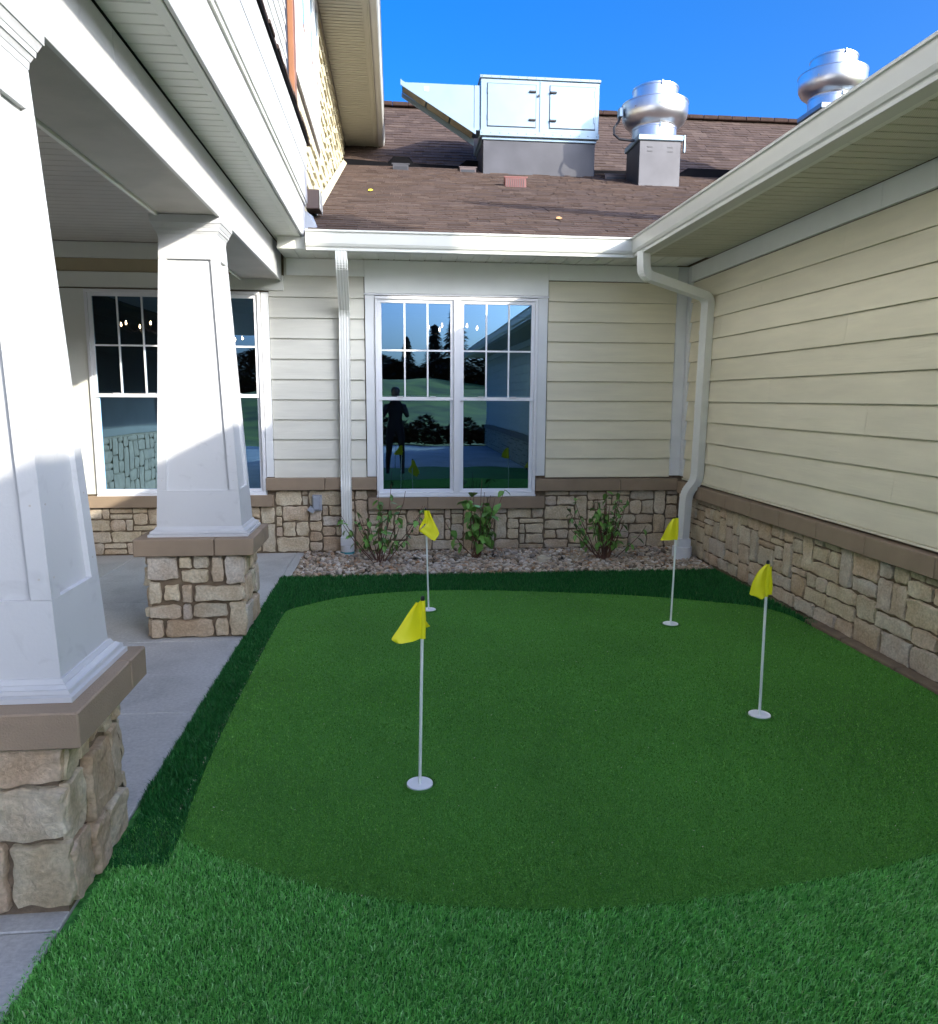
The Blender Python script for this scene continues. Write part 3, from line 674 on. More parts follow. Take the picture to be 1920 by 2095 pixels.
# downspouts
def rect_tube(mb, pts, w_, d_, side):
    """corrugated rectangular pipe swept along pts; side = vector across the wide face"""
    pts = [Vector(p) for p in pts]; side = Vector(side).normalized(); prof = []
    W, D = w_/2, d_/2
    n = 9
    for i in range(n):
        t = -1+2*i/(n-1); prof.append((t*W, -D+(0.004 if i % 2 else 0)))
    prof += [(W, D), (-W, D)]
    v = []; f = []; m_ = len(prof)
    for i, p in enumerate(pts):
        t = (pts[min(i+1, len(pts)-1)]-pts[max(i-1, 0)]).normalized(); s_ = (side-t*side.dot(t)).normalized(); nn = s_.cross(t)
        for a, b in prof: v.append(tuple(p+s_*a+nn*b))
    for i in range(len(pts)-1):
        for k in range(m_): q = (k+1) % m_; f.append((i*m_+k, i*m_+q, (i+1)*m_+q, (i+1)*m_+k))
    f += [tuple(range(m_)), tuple(range((len(pts)-1)*m_, len(pts)*m_))[::-1]]
    mb.add(v, f)
def bend(p0, p1, p2, r=.05, n=6):
    p0, p1, p2 = map(Vector, (p0, p1, p2)); a = p1+(p0-p1).normalized()*r; b = p1+(p2-p1).normalized()*r
    return [a*(1-t)**2+p1*2*t*(1-t)+b*t*t for t in [i/n for i in range(n+1)]]
def crimps(mb, pts, w_, d_, side):
    for i in range(1, len(pts)-1):
        a = Vector(pts[i]); t = (Vector(pts[i+1])-Vector(pts[i-1])).normalized()
        rect_tube(mb, [a-t*.003, a+t*.003], w_+.005, d_+.005, side)
def downspout(name, label, pts, base, w_=.104, d_=.078, side=(1,0,0), seams=()):
    D = thing(name, label, 'downspout', (base[0], base[1], 0))
    path = [Vector(pts[0])]; bends = []
    for i in range(1, len(pts)-1):
        b = bend(pts[i-1], pts[i], pts[i+1], min(.07, .45*(Vector(pts[i])-Vector(pts[i-1])).length, .45*(Vector(pts[i+1])-Vector(pts[i])).length)); bends.append(b); path += b
    path.append(Vector(pts[-1]))
    mb = MB(); rect_tube(mb, path, w_, d_, side); mb.build('pipe', M['spout'], D)
    for b in bends:
        mb = MB(); bb = [b[0].lerp(b[-1], 0)]+list(b[1:-1]); crimps(mb, list(b), w_, d_, side); mb.build('elbow', M['spout'], D)
    for z, x_, y_ in seams:
        mb = MB(); rect_tube(mb, [(x_, y_, z+.004), (x_, y_, z-.03)], w_+.004, d_+.004, side); mb.build('coupling', M['spout'], D)
    return D
D1 = downspout('downspout', 'white downspout on the back wall left of the double window', [(-.470, 7.115, 2.93), (-.470, 7.13, 2.80), (-.488, 7.665, 2.44), (-.502, 7.665, .80), (-.500, 7.61, .66), (-.500, 7.61, .16)], (-.5, 7.61), seams=[(2.06, -.491, 7.665), (1.25, -.498, 7.665)])
MB().box(-.565, -.435, 7.545, 7.675, .10, .19, .006).build('adapter', M['pvc'], D1)
MB().lathe([(.0,.10),(.068,.10),(.07,.02),(.07,-.02)], (-.50, 7.61, 0), 20).build('drain_pipe', M['pvc'], D1)
MB().lathe([(.071,.035),(.0715,.015)], (-.50, 7.61, 0), 20).build('tape', M['teal'], D1)
D2 = downspout('downspout', 'white downspout bending around the inside corner onto the right wall', [(2.262, 6.86, 2.93), (2.275, 6.87, 2.72), (2.99, 7.09, 2.56), (2.985, 7.13, .80), (2.90, 7.17, .665), (2.885, 7.17, .16)], (2.885, 7.17), side=(.25,-1,0), seams=[(2.25, 2.989, 7.105), (1.55, 2.987, 7.115)])
MB().box(2.82, 2.95, 7.105, 7.235, .10, .21, .006).build('adapter', M['pvc'], D2)
MB().lathe([(.0,.13),(.095,.13),(.098,.12),(.098,-.02)], (2.88, 7.16, 0), 24).build('drain_pipe', M['pvc'], D2)
CL = thing('drain_cap', 'small cream round drain cap lying in the pebbles', 'drain cap', (1.46, 7.13, .02))
MB().lathe([(0,.045),(.07,.045),(.074,.04),(.074,.01)], (1.46, 7.13, 0), 20).build('lid', M['cream'], CL)
MB().lathe([(.088,.012),(.09,.0),(.09,-.03)], (1.46, 7.13, .012), 20).build('rim', M['cream'], CL)

# ------------------------------------------------------------ roofs
def shingles(parent, xa, xb, y0, z0, pitch, slope_len, seed, clip=None, expo=.135, name='shingle'):
    r = random.Random(seed); ln = math.sqrt(1+pitch*pitch); uy, uz = 1/ln, pitch/ln; ny, nz = -uz, uy
    rows = int(slope_len/expo); allm = MB()
    for i in range(rows):
        s0 = i*expo; x = xa+r.uniform(-.2, 0); lim = clip(y0+s0*uy) if clip else xb
        while x < lim:
            w_ = r.choice([.10,.14,.18,.22,.30]); x1 = min(x+w_, lim); a = max(x, xa)
            if x1-a > .02:
                th = r.choice([.006,.010,.014]); s1 = s0+expo+.02; var = min(1, max(.01, r.gauss(.5, .25)))
                sb = s0-(.006 if th > .009 else 0)
                def P(X, s, t): return (X, y0+s*uy+ny*t, z0+s*uz+nz*t)
                allm.add([P(a, sb, .002), P(x1-.003, sb, .002), P(x1-.003, s1, -.002), P(a, s1, -.002), P(a, sb, .002+th), P(x1-.003, sb, .002+th), P(x1-.003, s1, .001), P(a, s1, .001)],
                         [(4,5,6,7),(0,1,5,4),(1,2,6,5),(0,4,7,3)], var)
            x += w_
    return allm.build(name, M['shingle'], parent, kind='stuff')
LR = thing('back_roof', 'low brown shingle roof slope above the back eave', 'roof', (1, 7.4, 3.15))
LL = (YR-7.11)*math.sqrt(1+RP*RP)
clip = lambda y: GX+.0+(y-GY) if y < YR else 8.4
shingles(LR, -.79, 8.4, 7.11, roofz(7.11)+.012, RP, LL, 5, clip=lambda y: GX+.03+(y-GY))
yv = YR
dk = MB(); dk.add([(-.79, 7.12, roofz(7.12)), (GX+.06, 7.12, roofz(7.12)), (GX+.06+YR-7.12, YR, roofz(YR)), (-.9, YR, roofz(YR)),
                   (-.79, 7.12, roofz(7.12)-.1), (GX+.06, 7.12, roofz(7.12)-.1), (GX+.06+YR-7.12, YR, roofz(YR)-.1), (-.9, YR, roofz(YR)-.1)],
                  [(0,1,2,3),(7,6,5,4),(0,4,5,1),(1,5,6,2),(2,6,7,3),(3,7,4,0)]); dk.build('roof_deck', M['dkbrown'], LR)
MB().box(-.79, GX+.05, GY+.05, 7.115, 3.026, 3.042).build('drip_edge', M['brown'], LR)
UR = thing('upper_roof', 'higher brown shingle roof rising behind the rooftop units', 'roof', (3, 13.5, 5.4))
UP_ = .75; UL = 2.5*math.sqrt(1+UP_**2)
shingles(UR, -1.2, 11, YR+.02, roofz(YR)-.02, UP_, UL+.02, 6, expo=.13)
dk = MB(); a_, b_ = YR, YR+2.5; za_, zb_ = roofz(YR)-.035, roofz(YR)-.035+2.5*UP_
dk.add([(-1.2,a_,za_),(11,a_,za_),(11,b_,zb_),(-1.2,b_,zb_),(-1.2,b_+3,zb_-2),(11,b_+3,zb_-2)], [(0,1,2,3),(3,2,5,4)]); dk.build('roof_deck', M['dkbrown'], UR)
rc = MB(); x = -1.2
while x < 11: rc.box(x, x+.30, b_-.14, b_+.06, zb_-.02, zb_+.055+.006*rnd.random(), .012); x += .302
rc.build('ridge_cap', M['ridge'], UR)
# black strip painted in for shade along the junction of the two slopes
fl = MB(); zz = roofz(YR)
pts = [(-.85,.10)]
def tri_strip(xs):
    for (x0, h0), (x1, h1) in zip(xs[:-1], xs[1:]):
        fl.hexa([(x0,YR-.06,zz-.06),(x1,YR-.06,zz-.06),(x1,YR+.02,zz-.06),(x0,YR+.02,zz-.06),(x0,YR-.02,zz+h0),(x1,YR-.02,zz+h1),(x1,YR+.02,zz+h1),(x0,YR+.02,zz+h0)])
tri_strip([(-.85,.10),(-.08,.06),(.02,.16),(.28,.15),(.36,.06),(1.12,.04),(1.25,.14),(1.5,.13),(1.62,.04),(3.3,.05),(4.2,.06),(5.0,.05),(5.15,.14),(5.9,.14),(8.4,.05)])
fl.build('shade_strip', M['shadowblack'], UR)
# right hand roof: rises away from the viewer's right
RR = thing('right_roof', 'brown shingle roof above the right hand gutter', 'roof', (5, 0, 4))
def rz(x): return 3.065+RP*(x-(GX+.05))
XR = 8.0
mb = MB(); a = GX+.05
mb.add([(a, Y0-.3, rz(a)), (XR, Y0-.3, rz(XR)), (XR, GY+XR-GX, rz(XR)), (a, GY+.05, rz(a)),
        (a, Y0-.3, rz(a)-.1), (XR, Y0-.3, rz(XR)-.1), (XR, GY+XR-GX, rz(XR)-.1), (a, GY+.05, rz(a)-.1),
        (XR+5, Y0-.3, rz(XR)-5*RP), (XR+5, GY+XR-GX, rz(XR)-5*RP)],
       [(0,1,2,3),(7,6,5,4),(0,4,5,1),(3,2,6,7),(0,3,7,4),(1,8,9,2)], .5)
mb.build('roof_slope', M['shingle'], RR)
MB().box(RX+.2, RX+5, Y0, Y0+.1, 0, 3.2).build('gable_wall', M['siding'], RW)
CH = thing('blocker', 'square tan chimney added out of view to shade the back wall', 'blocker', (8.35, -1.66, 5))  # added unseen, only to throw a band of shade on wall and eave
MB().box(8.03, 8.67, -1.98, -1.34, 4.7, 8.05, .01).build('stack', M['siding_b'], CH); MB().box(7.98, 8.72, -2.03, -1.29, 8.052, 8.12, .01).build('cap', M['dkbrown'], CH)

DU = thing('shadow_duct', 'round metal duct on legs, added out of view to streak the back roof with shade', 'duct', (7.4, 3.6, 5))  # added unseen, only to throw the long shadow streak on the back roof
MB().tube([(5.75,4.18,6.47), (6.1,4.06,6.42), (7.97,3.40,6.16), (9.3,2.94,5.98)], [.04,.14,.22,.24], 14).build('pipe', M['galv'], DU)
for (x, y, z) in ((6.6,3.885,6.35), (8.9,3.08,6.03)): MB().tube([(x, y, rz(min(x, 8))-.3), (x, y, z-.04)], .012, 6).build('leg', M['curb'], DU)
# rooftop air unit
AU = thing('air_unit', 'silver rooftop air handler with intake hood and two access doors on a grey curb', 'air handler', (2.36, 13.1, 5.4))
fy = 12.60
MB().box(1.447, 3.285, fy+.05, fy+1.0, 5.05, 5.70, .01).build('curb', M['curb'], AU)
MB().box(1.43, 3.30, fy+.035, fy+1.02, 5.702, 5.742, .006).build('curb_flange', M['galv'], AU)
MB().box(1.40, 3.325, fy, fy+1.05, 5.744, 6.60, .01).build('cabinet', M['galv'], AU)
MB().box(1.385, 3.34, fy-.025, fy+1.07, 6.60, 6.645, .006).build('top_rail', M['galv'], AU)
MB().box(1.392, 3.333, fy-.014, fy-.001, 5.748, 5.83, .004).build('bottom_rail', M['galv'], AU)
MB().box(2.352, 2.368, fy-.012, fy-.001, 5.832, 6.598, .003).build('seam', M['galv'], AU)
for (x0, x1, hx, s_) in ((1.51, 2.285, 2.235, 1), (2.515, 3.255, 2.57, -1)):
    d = MB().box(x0, x1, fy-.016, fy-.001, 5.895, 6.525, .004).build('door', M['galv'], AU)
    gsk = MB()
    gsk.box(x0-.008, x1+.008, fy-.004, fy-.0005, 5.884, 6.534)
    gsk.build('gasket', M['black'], AU)
    for z in (6.42, 6.00):
        MB().box(hx-.06, hx+.05, fy-.045, fy-.014, z-.014, z+.014, .005).build('handle', M['black'], d)
    for z in (6.42, 6.03):
        hxx = x0+.012 if s_ > 0 else x1-.012
        MB().box(hxx-.012, hxx+.012, fy-.024, fy-.014, z-.05, z+.05, .003).build('hinge', M['galv'], d)
sc_ = MB()
for i in range(14):
    sc_.box(1.42+i*.144-.006, 1.42+i*.144+.006, fy-.018, fy-.012, 5.782, 5.794); sc_.box(1.42+i*.144-.006, 1.42+i*.144+.006, fy-.029, fy-.024, 6.616, 6.628)
o = sc_.build('screw', M['curb'], AU); o['kind'] = 'stuff'
MB().box(2.315, 2.345, fy-.03, fy-.013, 6.35, 6.385, .004).build('latch', M['curb'], AU)
HD = .36
hd = MB(); tip = .165
hd.add([(tip, fy+.04, 6.50), (1.30, fy+.04, 6.50), (1.30, fy+.04, 5.80), (tip, fy+.04, 6.47), (tip, fy+HD, 6.50), (1.30, fy+HD, 6.50), (1.30, fy+HD, 5.80), (tip, fy+HD, 6.47)],
       [(0,1,2,3),(4,7,6,5),(0,4,5,1),(1,5,6,2),(3,7,4,0)]); hood = hd.build('intake_hood', M['galv'], AU)
def slope_pt(t, y, dz=0): return (tip+(1.30-tip)*t, y, 6.47+(5.80-6.47)*t+dz)
for i in range(3):
    a, b = i/3+.012, (i+1)/3-.012; y0_, y1_ = fy+.05, fy+HD-.01
    MB().hexa([slope_pt(a, y0_, .0), slope_pt(b, y0_, .0), slope_pt(b, y1_, .0), slope_pt(a, y1_, .0), slope_pt(a, y0_, .02), slope_pt(b, y0_, .02), slope_pt(b, y1_, .02), slope_pt(a, y1_, .02)]).build('intake_filter', M['filter'], hood)
MB().hexa([(tip-.03,fy+.015,6.455),(1.33,fy+.015,5.765),(1.33,fy+.04,5.765),(tip-.03,fy+.04,6.455),(tip-.03,fy+.015,6.535),(1.33,fy+.015,5.835),(1.33,fy+.04,5.835),(tip-.03,fy+.04,6.535)]).build('hood_rail', M['galv'], hood)
MB().hexa([(tip-.01,fy+HD-.0,6.40),(1.33,fy+HD-.0,5.70),(1.33,fy+HD+.02,5.70),(tip-.01,fy+HD+.02,6.40),(tip-.01,fy+HD,6.47),(1.33,fy+HD,5.80),(1.33,fy+HD+.02,5.80),(tip-.01,fy+HD+.02,6.47)]).build('hood_rail', M['galv'], hood)
MB().box(1.302, 1.398, fy+.03, fy+HD+.05, 5.83, 6.50, .004).build('hood_collar', M['galv'], AU)
MB().box(.51, .58, fy+.034, fy+.039, 6.385, 6.45).build('sticker', M['vinyl'], hood)

# exhaust fans
def fan(loc, label, curb_h, hw=.325):
    F = thing('exhaust_fan', label, 'exhaust fan', loc, 'mushroom shaped exhaust fans on the roof')
    def b(mb, name, mt, sm=False, p=F):
        o = mb.build(name, mt, None, sm); o.parent = p; return o
    b(MB().box(-hw, hw, -hw, hw, -curb_h, 0, .008), 'curb', M['curb'])
    for s_ in (-1, 1):
        for z in (-.09, -.15): b(MB().box(s_*.16-.04, s_*.16+.04, -hw-.006, -hw+.004, z-.006, z+.006), 'slot', M['black'])
    b(MB().box(-hw-.03, hw+.03, -hw-.03, hw+.03, .0, .085, .012), 'flange', M['galv'])
    b(MB().box(hw+.035, hw+.06, -hw-.03, -hw+.02, -.16, .09, .004), 'hinge_bracket', M['galv'])
    b(MB().lathe([(.34,.08),(.34,.225),(.347,.23),(.347,.25)], seg=48), 'neck', M['spun'], True)
    b(MB().lathe([(.347,.242),(.338,.26),(.345,.275),(.40,.300),(.455,.345),(.490,.41),(.500,.48),(.502,.600),(.509,.605),(.509,.617),(.494,.620),(.48,.56)], seg=64), 'bowl', M['spun'], True)
    b(MB().lathe([(.49,.56),(.34,.56)], seg=48), 'inner_plate', M['curb'], True)
    b(MB().lathe([(.343,.56),(.343,.815),(.350,.82),(.350,.845),(.334,.852),(.20,.868),(0,.875)], seg=48), 'motor_cap', M['spun'], True)
    for a in (-1.75, -1.2, -2.5, .3, 2.2):
        c, s_ = math.cos(a), math.sin(a); b(MB().box(.497*c-.009, .497*c+.009, .497*s_-.009, .497*s_+.009, .48, .495), 'rivet', M['curb'])
    for a in (-1.62,):
        c, s_ = math.cos(a), math.sin(a); b(MB().box(.356*c-.012, .356*c+.012, .36*s_-.012, .36*s_+.012, .795, .855, .003), 'clip', M['galv'])
        b(MB().box(.35*c-.012, .35*c+.012, .36*s_-.012, .36*s_+.012, .20, .26, .003), 'clip', M['galv'])
    b(MB().box(-.575, -.515, -.06, .06, .42, .55, .006), 'junction_box', M['galv'])
    b(MB().tube([(-.55,0,.42),(-.57,-.02,.36),(-.65,-.06,.25),(-.66,-.1,.14),(-.58,-.12,.07),(-.42,-.14,.05),(-.30,-.16,.04)], .018, 8), 'cable', M['black'], True)
    return F
F1 = fan((4.055, 12.03, 5.475), 'silver exhaust fan on a grey curb, right of the rooftop air handler', .70)
F2 = copy_tree(F1); F2.location = (6.90, 12.0, 6.03); F2['label'] = 'silver exhaust fan rising behind the right hand gutter'
for ch in [c for c in F2.children if c.name.startswith(('junction_box', 'cable'))]: bpy.data.objects.remove(ch)
for ch in F2.children:
    if ch.name.startswith('curb'):
        nb = MB().box(-.325, .325, -.325, .325, -1.3, 0, .008); ch.data = nb.mesh('curb', M['curb'])

# roof vents
def roof_vent(x, y, w_, d_, h_, label, mt, louv=False):
    z = roofz(y); V = thing('roof_vent', label, 'roof vent', (x, y, z))
    MB().hexa([(x-w_/2,y,z-.02),(x+w_/2,y,z-.02),(x+w_/2,y+d_,z+RP*d_-.02),(x-w_/2,y+d_,z+RP*d_-.02),(x-w_/2,y+.0,z+h_),(x+w_/2,y+.0,z+h_),(x+w_/2,y+d_,z+h_+RP*d_*.5),(x-w_/2,y+d_,z+h_+RP*d_*.5)]).build('hood', mt, V)
    MB().box(x-w_/2-.02, x+w_/2+.02, y-.004+.0, y+.012, z+h_, z+h_+.02, .003).build('lip', mt, V)
    if louv:
        for i in range(9): MB().box(x-w_/2+.012+i*(w_-.02)/9, x-w_/2+.02+i*(w_-.02)/9, y-.008, y-.001, z+.02, z+h_-.01).build('louvre', M['dkbrown'], V)
    else:
        MB().box(x-w_/2+.02, x+w_/2-.02, y-.006, y-.001, z+.0, z+h_-.03).build('opening', M['black'], V)
roof_vent(.13, 12.75, .25, .3, .10, 'grey roof vent left of the air handler, nearest the eave end', M['curb'])
roof_vent(1.22, 12.75, .26, .3, .085, 'dark roof vent right beside the air handler curb', M['dkbrown'])
roof_vent(1.73, 11.0, .30, .16, .14, 'small red brown louvred roof vent in front of the air handler', M['redvent'], True)
roof_vent(3.60, 12.45, .36, .55, .08, 'dark low roof vent between air handler and exhaust fan', M['dkbrown'])
for (x, y, mt, lb) in ((-.28, 10.0, 'yleaf', 'yellow fallen leaf on the brown roof'), (1.77, 8.23, 'oleaf', 'orange fallen leaf near the gutter')):
    z = roofz(y)+.03; s_ = .035
    o = MB().add([(x-s_, y-s_*.2, z), (x, y-s_, z-.01), (x+s_, y, z+.01), (x+s_*.3, y+s_, z+.035), (x-s_*.6, y+s_, z+.03)], [(0,1,2,3,4)]).build('fallen_leaf', M[mt]); tag(o, lb, 'leaf')

# ------------------------------------------------------------ porch roof edge, beam, ceiling
PY0 = -3.0
PE = thing('porch_eave', 'white stepped fascia and grooved soffit of the porch roof', 'eave', (-.9, 3, 3))
y = PY0
while y < 7.37:
    y1 = min(y+.34, 7.39); ribbed(PE, y, y1, -1.088, -.885, 3.04, M['soffit_white'], .085, .007); y += .34
bd('soffit_trim', -.884, -.838, PY0, 7.39, 3.034, 3.046, M['soffit_white'], PE)
fascia_end = 7.385
for a, b in ((PY0, 1.1), (1.103, 4.35), (4.353, fascia_end)): bd('fascia_board', -.836, -.816, a, b, 3.042, 3.345, M['white'], PE)
bd('fascia_step', -.836, -.80, PY0, fascia_end, 3.348, 3.375, M['soffit_white'], PE)
for a, b in ((PY0, .9), (.903, 3.55), (3.553, fascia_end)): bd('fascia_board', -.836, -.790, a, b, 3.378, 3.655, M['white'], PE)
for a, b in ((PY0, 2.0), (2.003, fascia_end)): bd('fascia_board', -.836, -.786, a, b, 3.658, 3.90, M['white'], PE)
bd('drip_edge', -.84, -.768, PY0, fascia_end+.01, 3.902, 3.925, M['shadowblack'], PE)
mb = MB(); y = PY0
while y < 7.45:
    w_ = rnd.choice([.15,.2,.26,.33]); mb.box(-1.3, -.755-rnd.uniform(0, .012), y, y+w_-.004, 3.927, 3.945+rnd.uniform(0, .012), 0, rnd.uniform(.1, 1)); y += w_
mb.build('shingle', M['shingle'], PE, kind='stuff')
MB().box(-4.3, -.84, PY0, 7.38, 3.07, 3.90).build('roof_core', M['dark'], PE)
MB().hexa([(-.835,7.386,3.09),(-.70,7.386,3.13),(-.70,7.44,3.16),(-.835,7.44,3.16),(-.835,7.39,3.32),(-.79,7.39,3.30),(-.75,7.45,3.28),(-.835,7.45,3.32)]).build('kickout_flashing', M['box'], PE)

PB = thing('porch_beam', 'white porch beam resting on the tapered columns', 'beam', (-1.29, 3, 2.72))
for a, b in ((PY0, 3.3), (3.302, 7.69)): bd('face_board', -1.112, -1.09, a, b, 2.722, 3.03, M['white'], PB)
bd('face_board', -1.492, -1.470, PY0, 7.69, 2.722, 3.03, M['soffit_white'], PB)
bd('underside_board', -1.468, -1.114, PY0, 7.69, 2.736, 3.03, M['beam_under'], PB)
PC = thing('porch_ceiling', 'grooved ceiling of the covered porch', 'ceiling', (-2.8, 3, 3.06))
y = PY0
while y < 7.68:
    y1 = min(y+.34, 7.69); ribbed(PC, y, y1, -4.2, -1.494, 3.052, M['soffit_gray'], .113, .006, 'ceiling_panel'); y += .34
LW = thing('porch_side_wall', 'dark side wall with stone base closing the porch on the left', 'wall', (-4.25, 3, 0))
MB().box(-4.35, -4.23, PY0, 7.7, -.1, 3.05).build('backing', M['mortar'], LW)
for k in range(8, 24): MB().prism([(-4.21, k*.125), (-4.225, k*.125+.125), (-4.24, k*.125+.125), (-4.24, k*.125)], 'y', PY0, 7.7).build('siding_board', M['roomwall'], LW)
_m = MB()
for i, (u, z, w_, h_) in enumerate(layout(7.7-PY0, .98, 91, .09)):
    v, f = stone_mesh(w_-.02, h_-.02, .018, 91000+i, 2, 2); _m.add([(-4.22-y, PY0+u+.01+x, z+.01+zz) for x, y, zz in v], f)
_m.build('stone', M['curbstone'], LW, smooth=True, kind='stuff')

# ------------------------------------------------------------ columns on stone pedestals
def column(y0, label, seedbase, near):
    """pedestal footprint x -1.64..-1.03, y y0..y0+.48"""
    cx, cy = -1.305, y0+.27; zb, zt = .735, 2.64; hx0, hx1, hy0, hy1 = .275, .18, .19, .125
    C = thing('porch_column', label, 'column', (cx, cy, 0), 'tapered white porch columns on stone pedestals')
    HX = lambda z: hx0+(hx1-hx0)*(z-zb)/(zt-zb); HY = lambda z: hy0+(hy1-hy0)*(z-zb)/(zt-zb)
    def fr(z, e): return [(cx-HX(z)-e, cy-HY(z)-e, z), (cx+HX(z)+e, cy-HY(z)-e, z), (cx+HX(z)+e, cy+HY(z)+e, z), (cx-HX(z)-e, cy+HY(z)+e, z)]
    MB().hexa(fr(zb, -.018)+fr(zt, -.018)).build('shaft', M['white'], C)
    # rails and stiles applied over the shaft: the recessed panel shows between them
    def rail(z0, z1): 
        MB().hexa(fr(z0, .0)+fr(z1, .0)).build('rail', M['white'], C)
    rail(zb, .985); rail(2.47, zt)
    sw = .062
    for sx, sy in ((-1,-1),(1,-1),(1,1),(-1,1)):
        p = []
        for z in (.986, 2.469):
            X, Y = cx+sx*HX(z), cy+sy*HY(z); wx = sw*(HX(z)/hx0*.5+.5); wy = sw*(HY(z)/hy0*.5+.5)
            q = [(X-sx*wx, Y, z), (X, Y, z), (X, Y-sy*wy, z), (X-sx*wx, Y-sy*wy, z)]; p += q
        MB().hexa(p).build('stile', M['white'], C)
    nm = MB(); rr_ = random.Random(seedbase)
    for sx in (-1, 1):
        for q in range(7):
            z = 1.05+q*.225; X = cx+sx*(HX(z)-.03); nm.box(X-.003, X+.003, cy-HY(z)-.0012, cy-HY(z)+.002, z-.003, z+.003)
            Y = cy+sx*(HY(z)-.03); nm.box(cx+HX(z)-.002, cx+HX(z)+.0012, Y-.003, Y+.003, z-.003, z+.003)
    o = nm.build('nail_head', M['soffit_gray'], C); o['kind'] = 'stuff'
    # base and capital mouldings: stepped profile all round
    def mould(prof, name):
        for (d0, za, d1, zb_) in prof:
            def rr(z, e, d): return [(cx-hxr-d, cy-hyr-d, z), (cx+hxr+d, cy-hyr-d, z), (cx+hxr+d, cy+hyr+d, z), (cx-hxr-d, cy+hyr+d, z)]
            MBm.hexa(rr(za, 0, d0)+rr(zb_, 0, d1))
    hxr, hyr = hx0, hy0; MBm = MB()
    mould([(.048,.681,.048,.697),(.044,.6975,.030,.703),(.038,.7035,.036,.716),(.030,.7165,.018,.7265),(.014,.727,.006,.742)], 'base'); MBm.build('base_moulding', M['white'], C)
    hxr, hyr = hx1, hy1; MBm = MB()
    mould([(.004,2.60,.006,2.622),(.008,2.6225,.016,2.64),(.020,2.6405,.022,2.658),(.024,2.6585,.036,2.685),(.040,2.6855,.042,2.733)], 'cap'); MBm.build('capital', M['white'], C)
    # pedestal
    px0, px1, py0, py1 = -1.635, -1.022, y0+.005, y0+.51
    MB().box(px0+.012, px1-.012, py0+.012, py1-.012, -.05, .565).build('pedestal_core', M['mortar'], C)
    def S(u, z, w_, h_, o, ax, out, k): 
        place_stone(C, u, z, w_, h_, (o[0]-out[0]*.012, o[1]-out[1]*.012), ax, out, seedbase+k, depth=.022, bulge=.010, gap=.0055, nx=max(8, min(24, int(w_/.009)+3)) if near else 9, nz=max(8, min(20, int(h_/.009)+3)) if near else 7)
    W = px1-px0; D = py1-py0
    fl_ = [(0,.40,.20,.165),(.205,.475,.085,.09),(.30,.475,.10,.09),(.41,.375,.085,.19),(.50,.365,W-.48,.20),(.215,.375,.18,.095),(0,.235,.085,.155),(.10,.255,.105,.115),(.215,.24,.07,.13),(.295,.25,W-.28,.11),(0,.135,.205,.095),(.215,.125,.06,.11),(.285,.14,.22,.10),(.515,.005,W-.495,.24),(0,.005,.09,.125),(.10,.005,.31,.125),(.42,.005,.09,.13)]
    if near: fl_ = [(0,.42,.22,.145),(.225,.42,.20,.145),(.43,.44,W-.41,.125),(0,.24,.26,.175),(.265,.255,W-.25,.175),(0,.03,.22,.20),(.225,.02,.215,.23),(.45,.03,W-.43,.215)]
    for k, (u, z, w_, h_) in enumerate(fl_): S(u, z, w_, h_, (px0, py0), (1,0), (0,-1), k)
    sd = [(0.0,.41,.13,.155),(.135,.44,.12,.125),(.26,.40,.10,.165),(.365,.43,.095,.135),(0,.22,.17,.185),(.175,.23,.18,.165),(.36,.20,.10,.22),(0,.02,.20,.195),(.205,.02,.255,.175)]
    if near: sd = [(0.0,.435,.10,.13),(.105,.45,.07,.115),(.18,.47,.13,.095),(.315,.44,.07,.125),(.39,.45,.07,.115),(0,.225,.15,.205),(.155,.20,.20,.24),(.36,.19,.10,.25),(0,.02,.16,.20),(.165,.01,.13,.185),(.30,.01,.16,.175)]
    for k, (u, z, w_, h_) in enumerate(sd): S(u, z, w_, h_, (px1, py0), (0,1), (1,0), 50+k)
    for k, (u, z, w_, h_) in enumerate(layout(W, .56, seedbase+1, .07)): S(W-u-w_, z+.003, w_, h_, (px0, py1), (1,0), (0,1), 100+k)
    for k, (u, z, w_, h_) in enumerate(layout(D, .56, seedbase+2, .07)): S(u, z+.003, w_, h_, (px0, py0), (0,1), (-1,0), 150+k)
    # capstone in pieces
    X0, X1, Y0_, Y1 = -1.70, -.936, y0-.045, y0+.56
    sx = -1.19 if not near else -1.245; syy = y0+.40 if near else y0+.33
    bd('capstone', X0, sx-.004, Y0_, syy, .567, .68, M['cap'], C, .005)
    bd('capstone', sx+.004, X1, Y0_, syy-.002, .567, .68, M['cap'], C, .005)
    bd('capstone', X0, sx-.004, syy+.002, Y1, .567, .68, M['cap'], C, .005)
    bd('capstone', sx+.004, X1, syy+.003, Y1, .567, .68, M['cap'], C, .005)
    MB().box(X0+.01, X1-.01, Y0_+.01, Y1-.01, .575, .672).build('cap_mortar', M['mortar'], C)
    return C
column(2.22, 'nearest tapered white column, cut by the left edge of the picture', 50000, True)
column(4.97, 'farther tapered white column standing in front of the porch window', 60000, False)

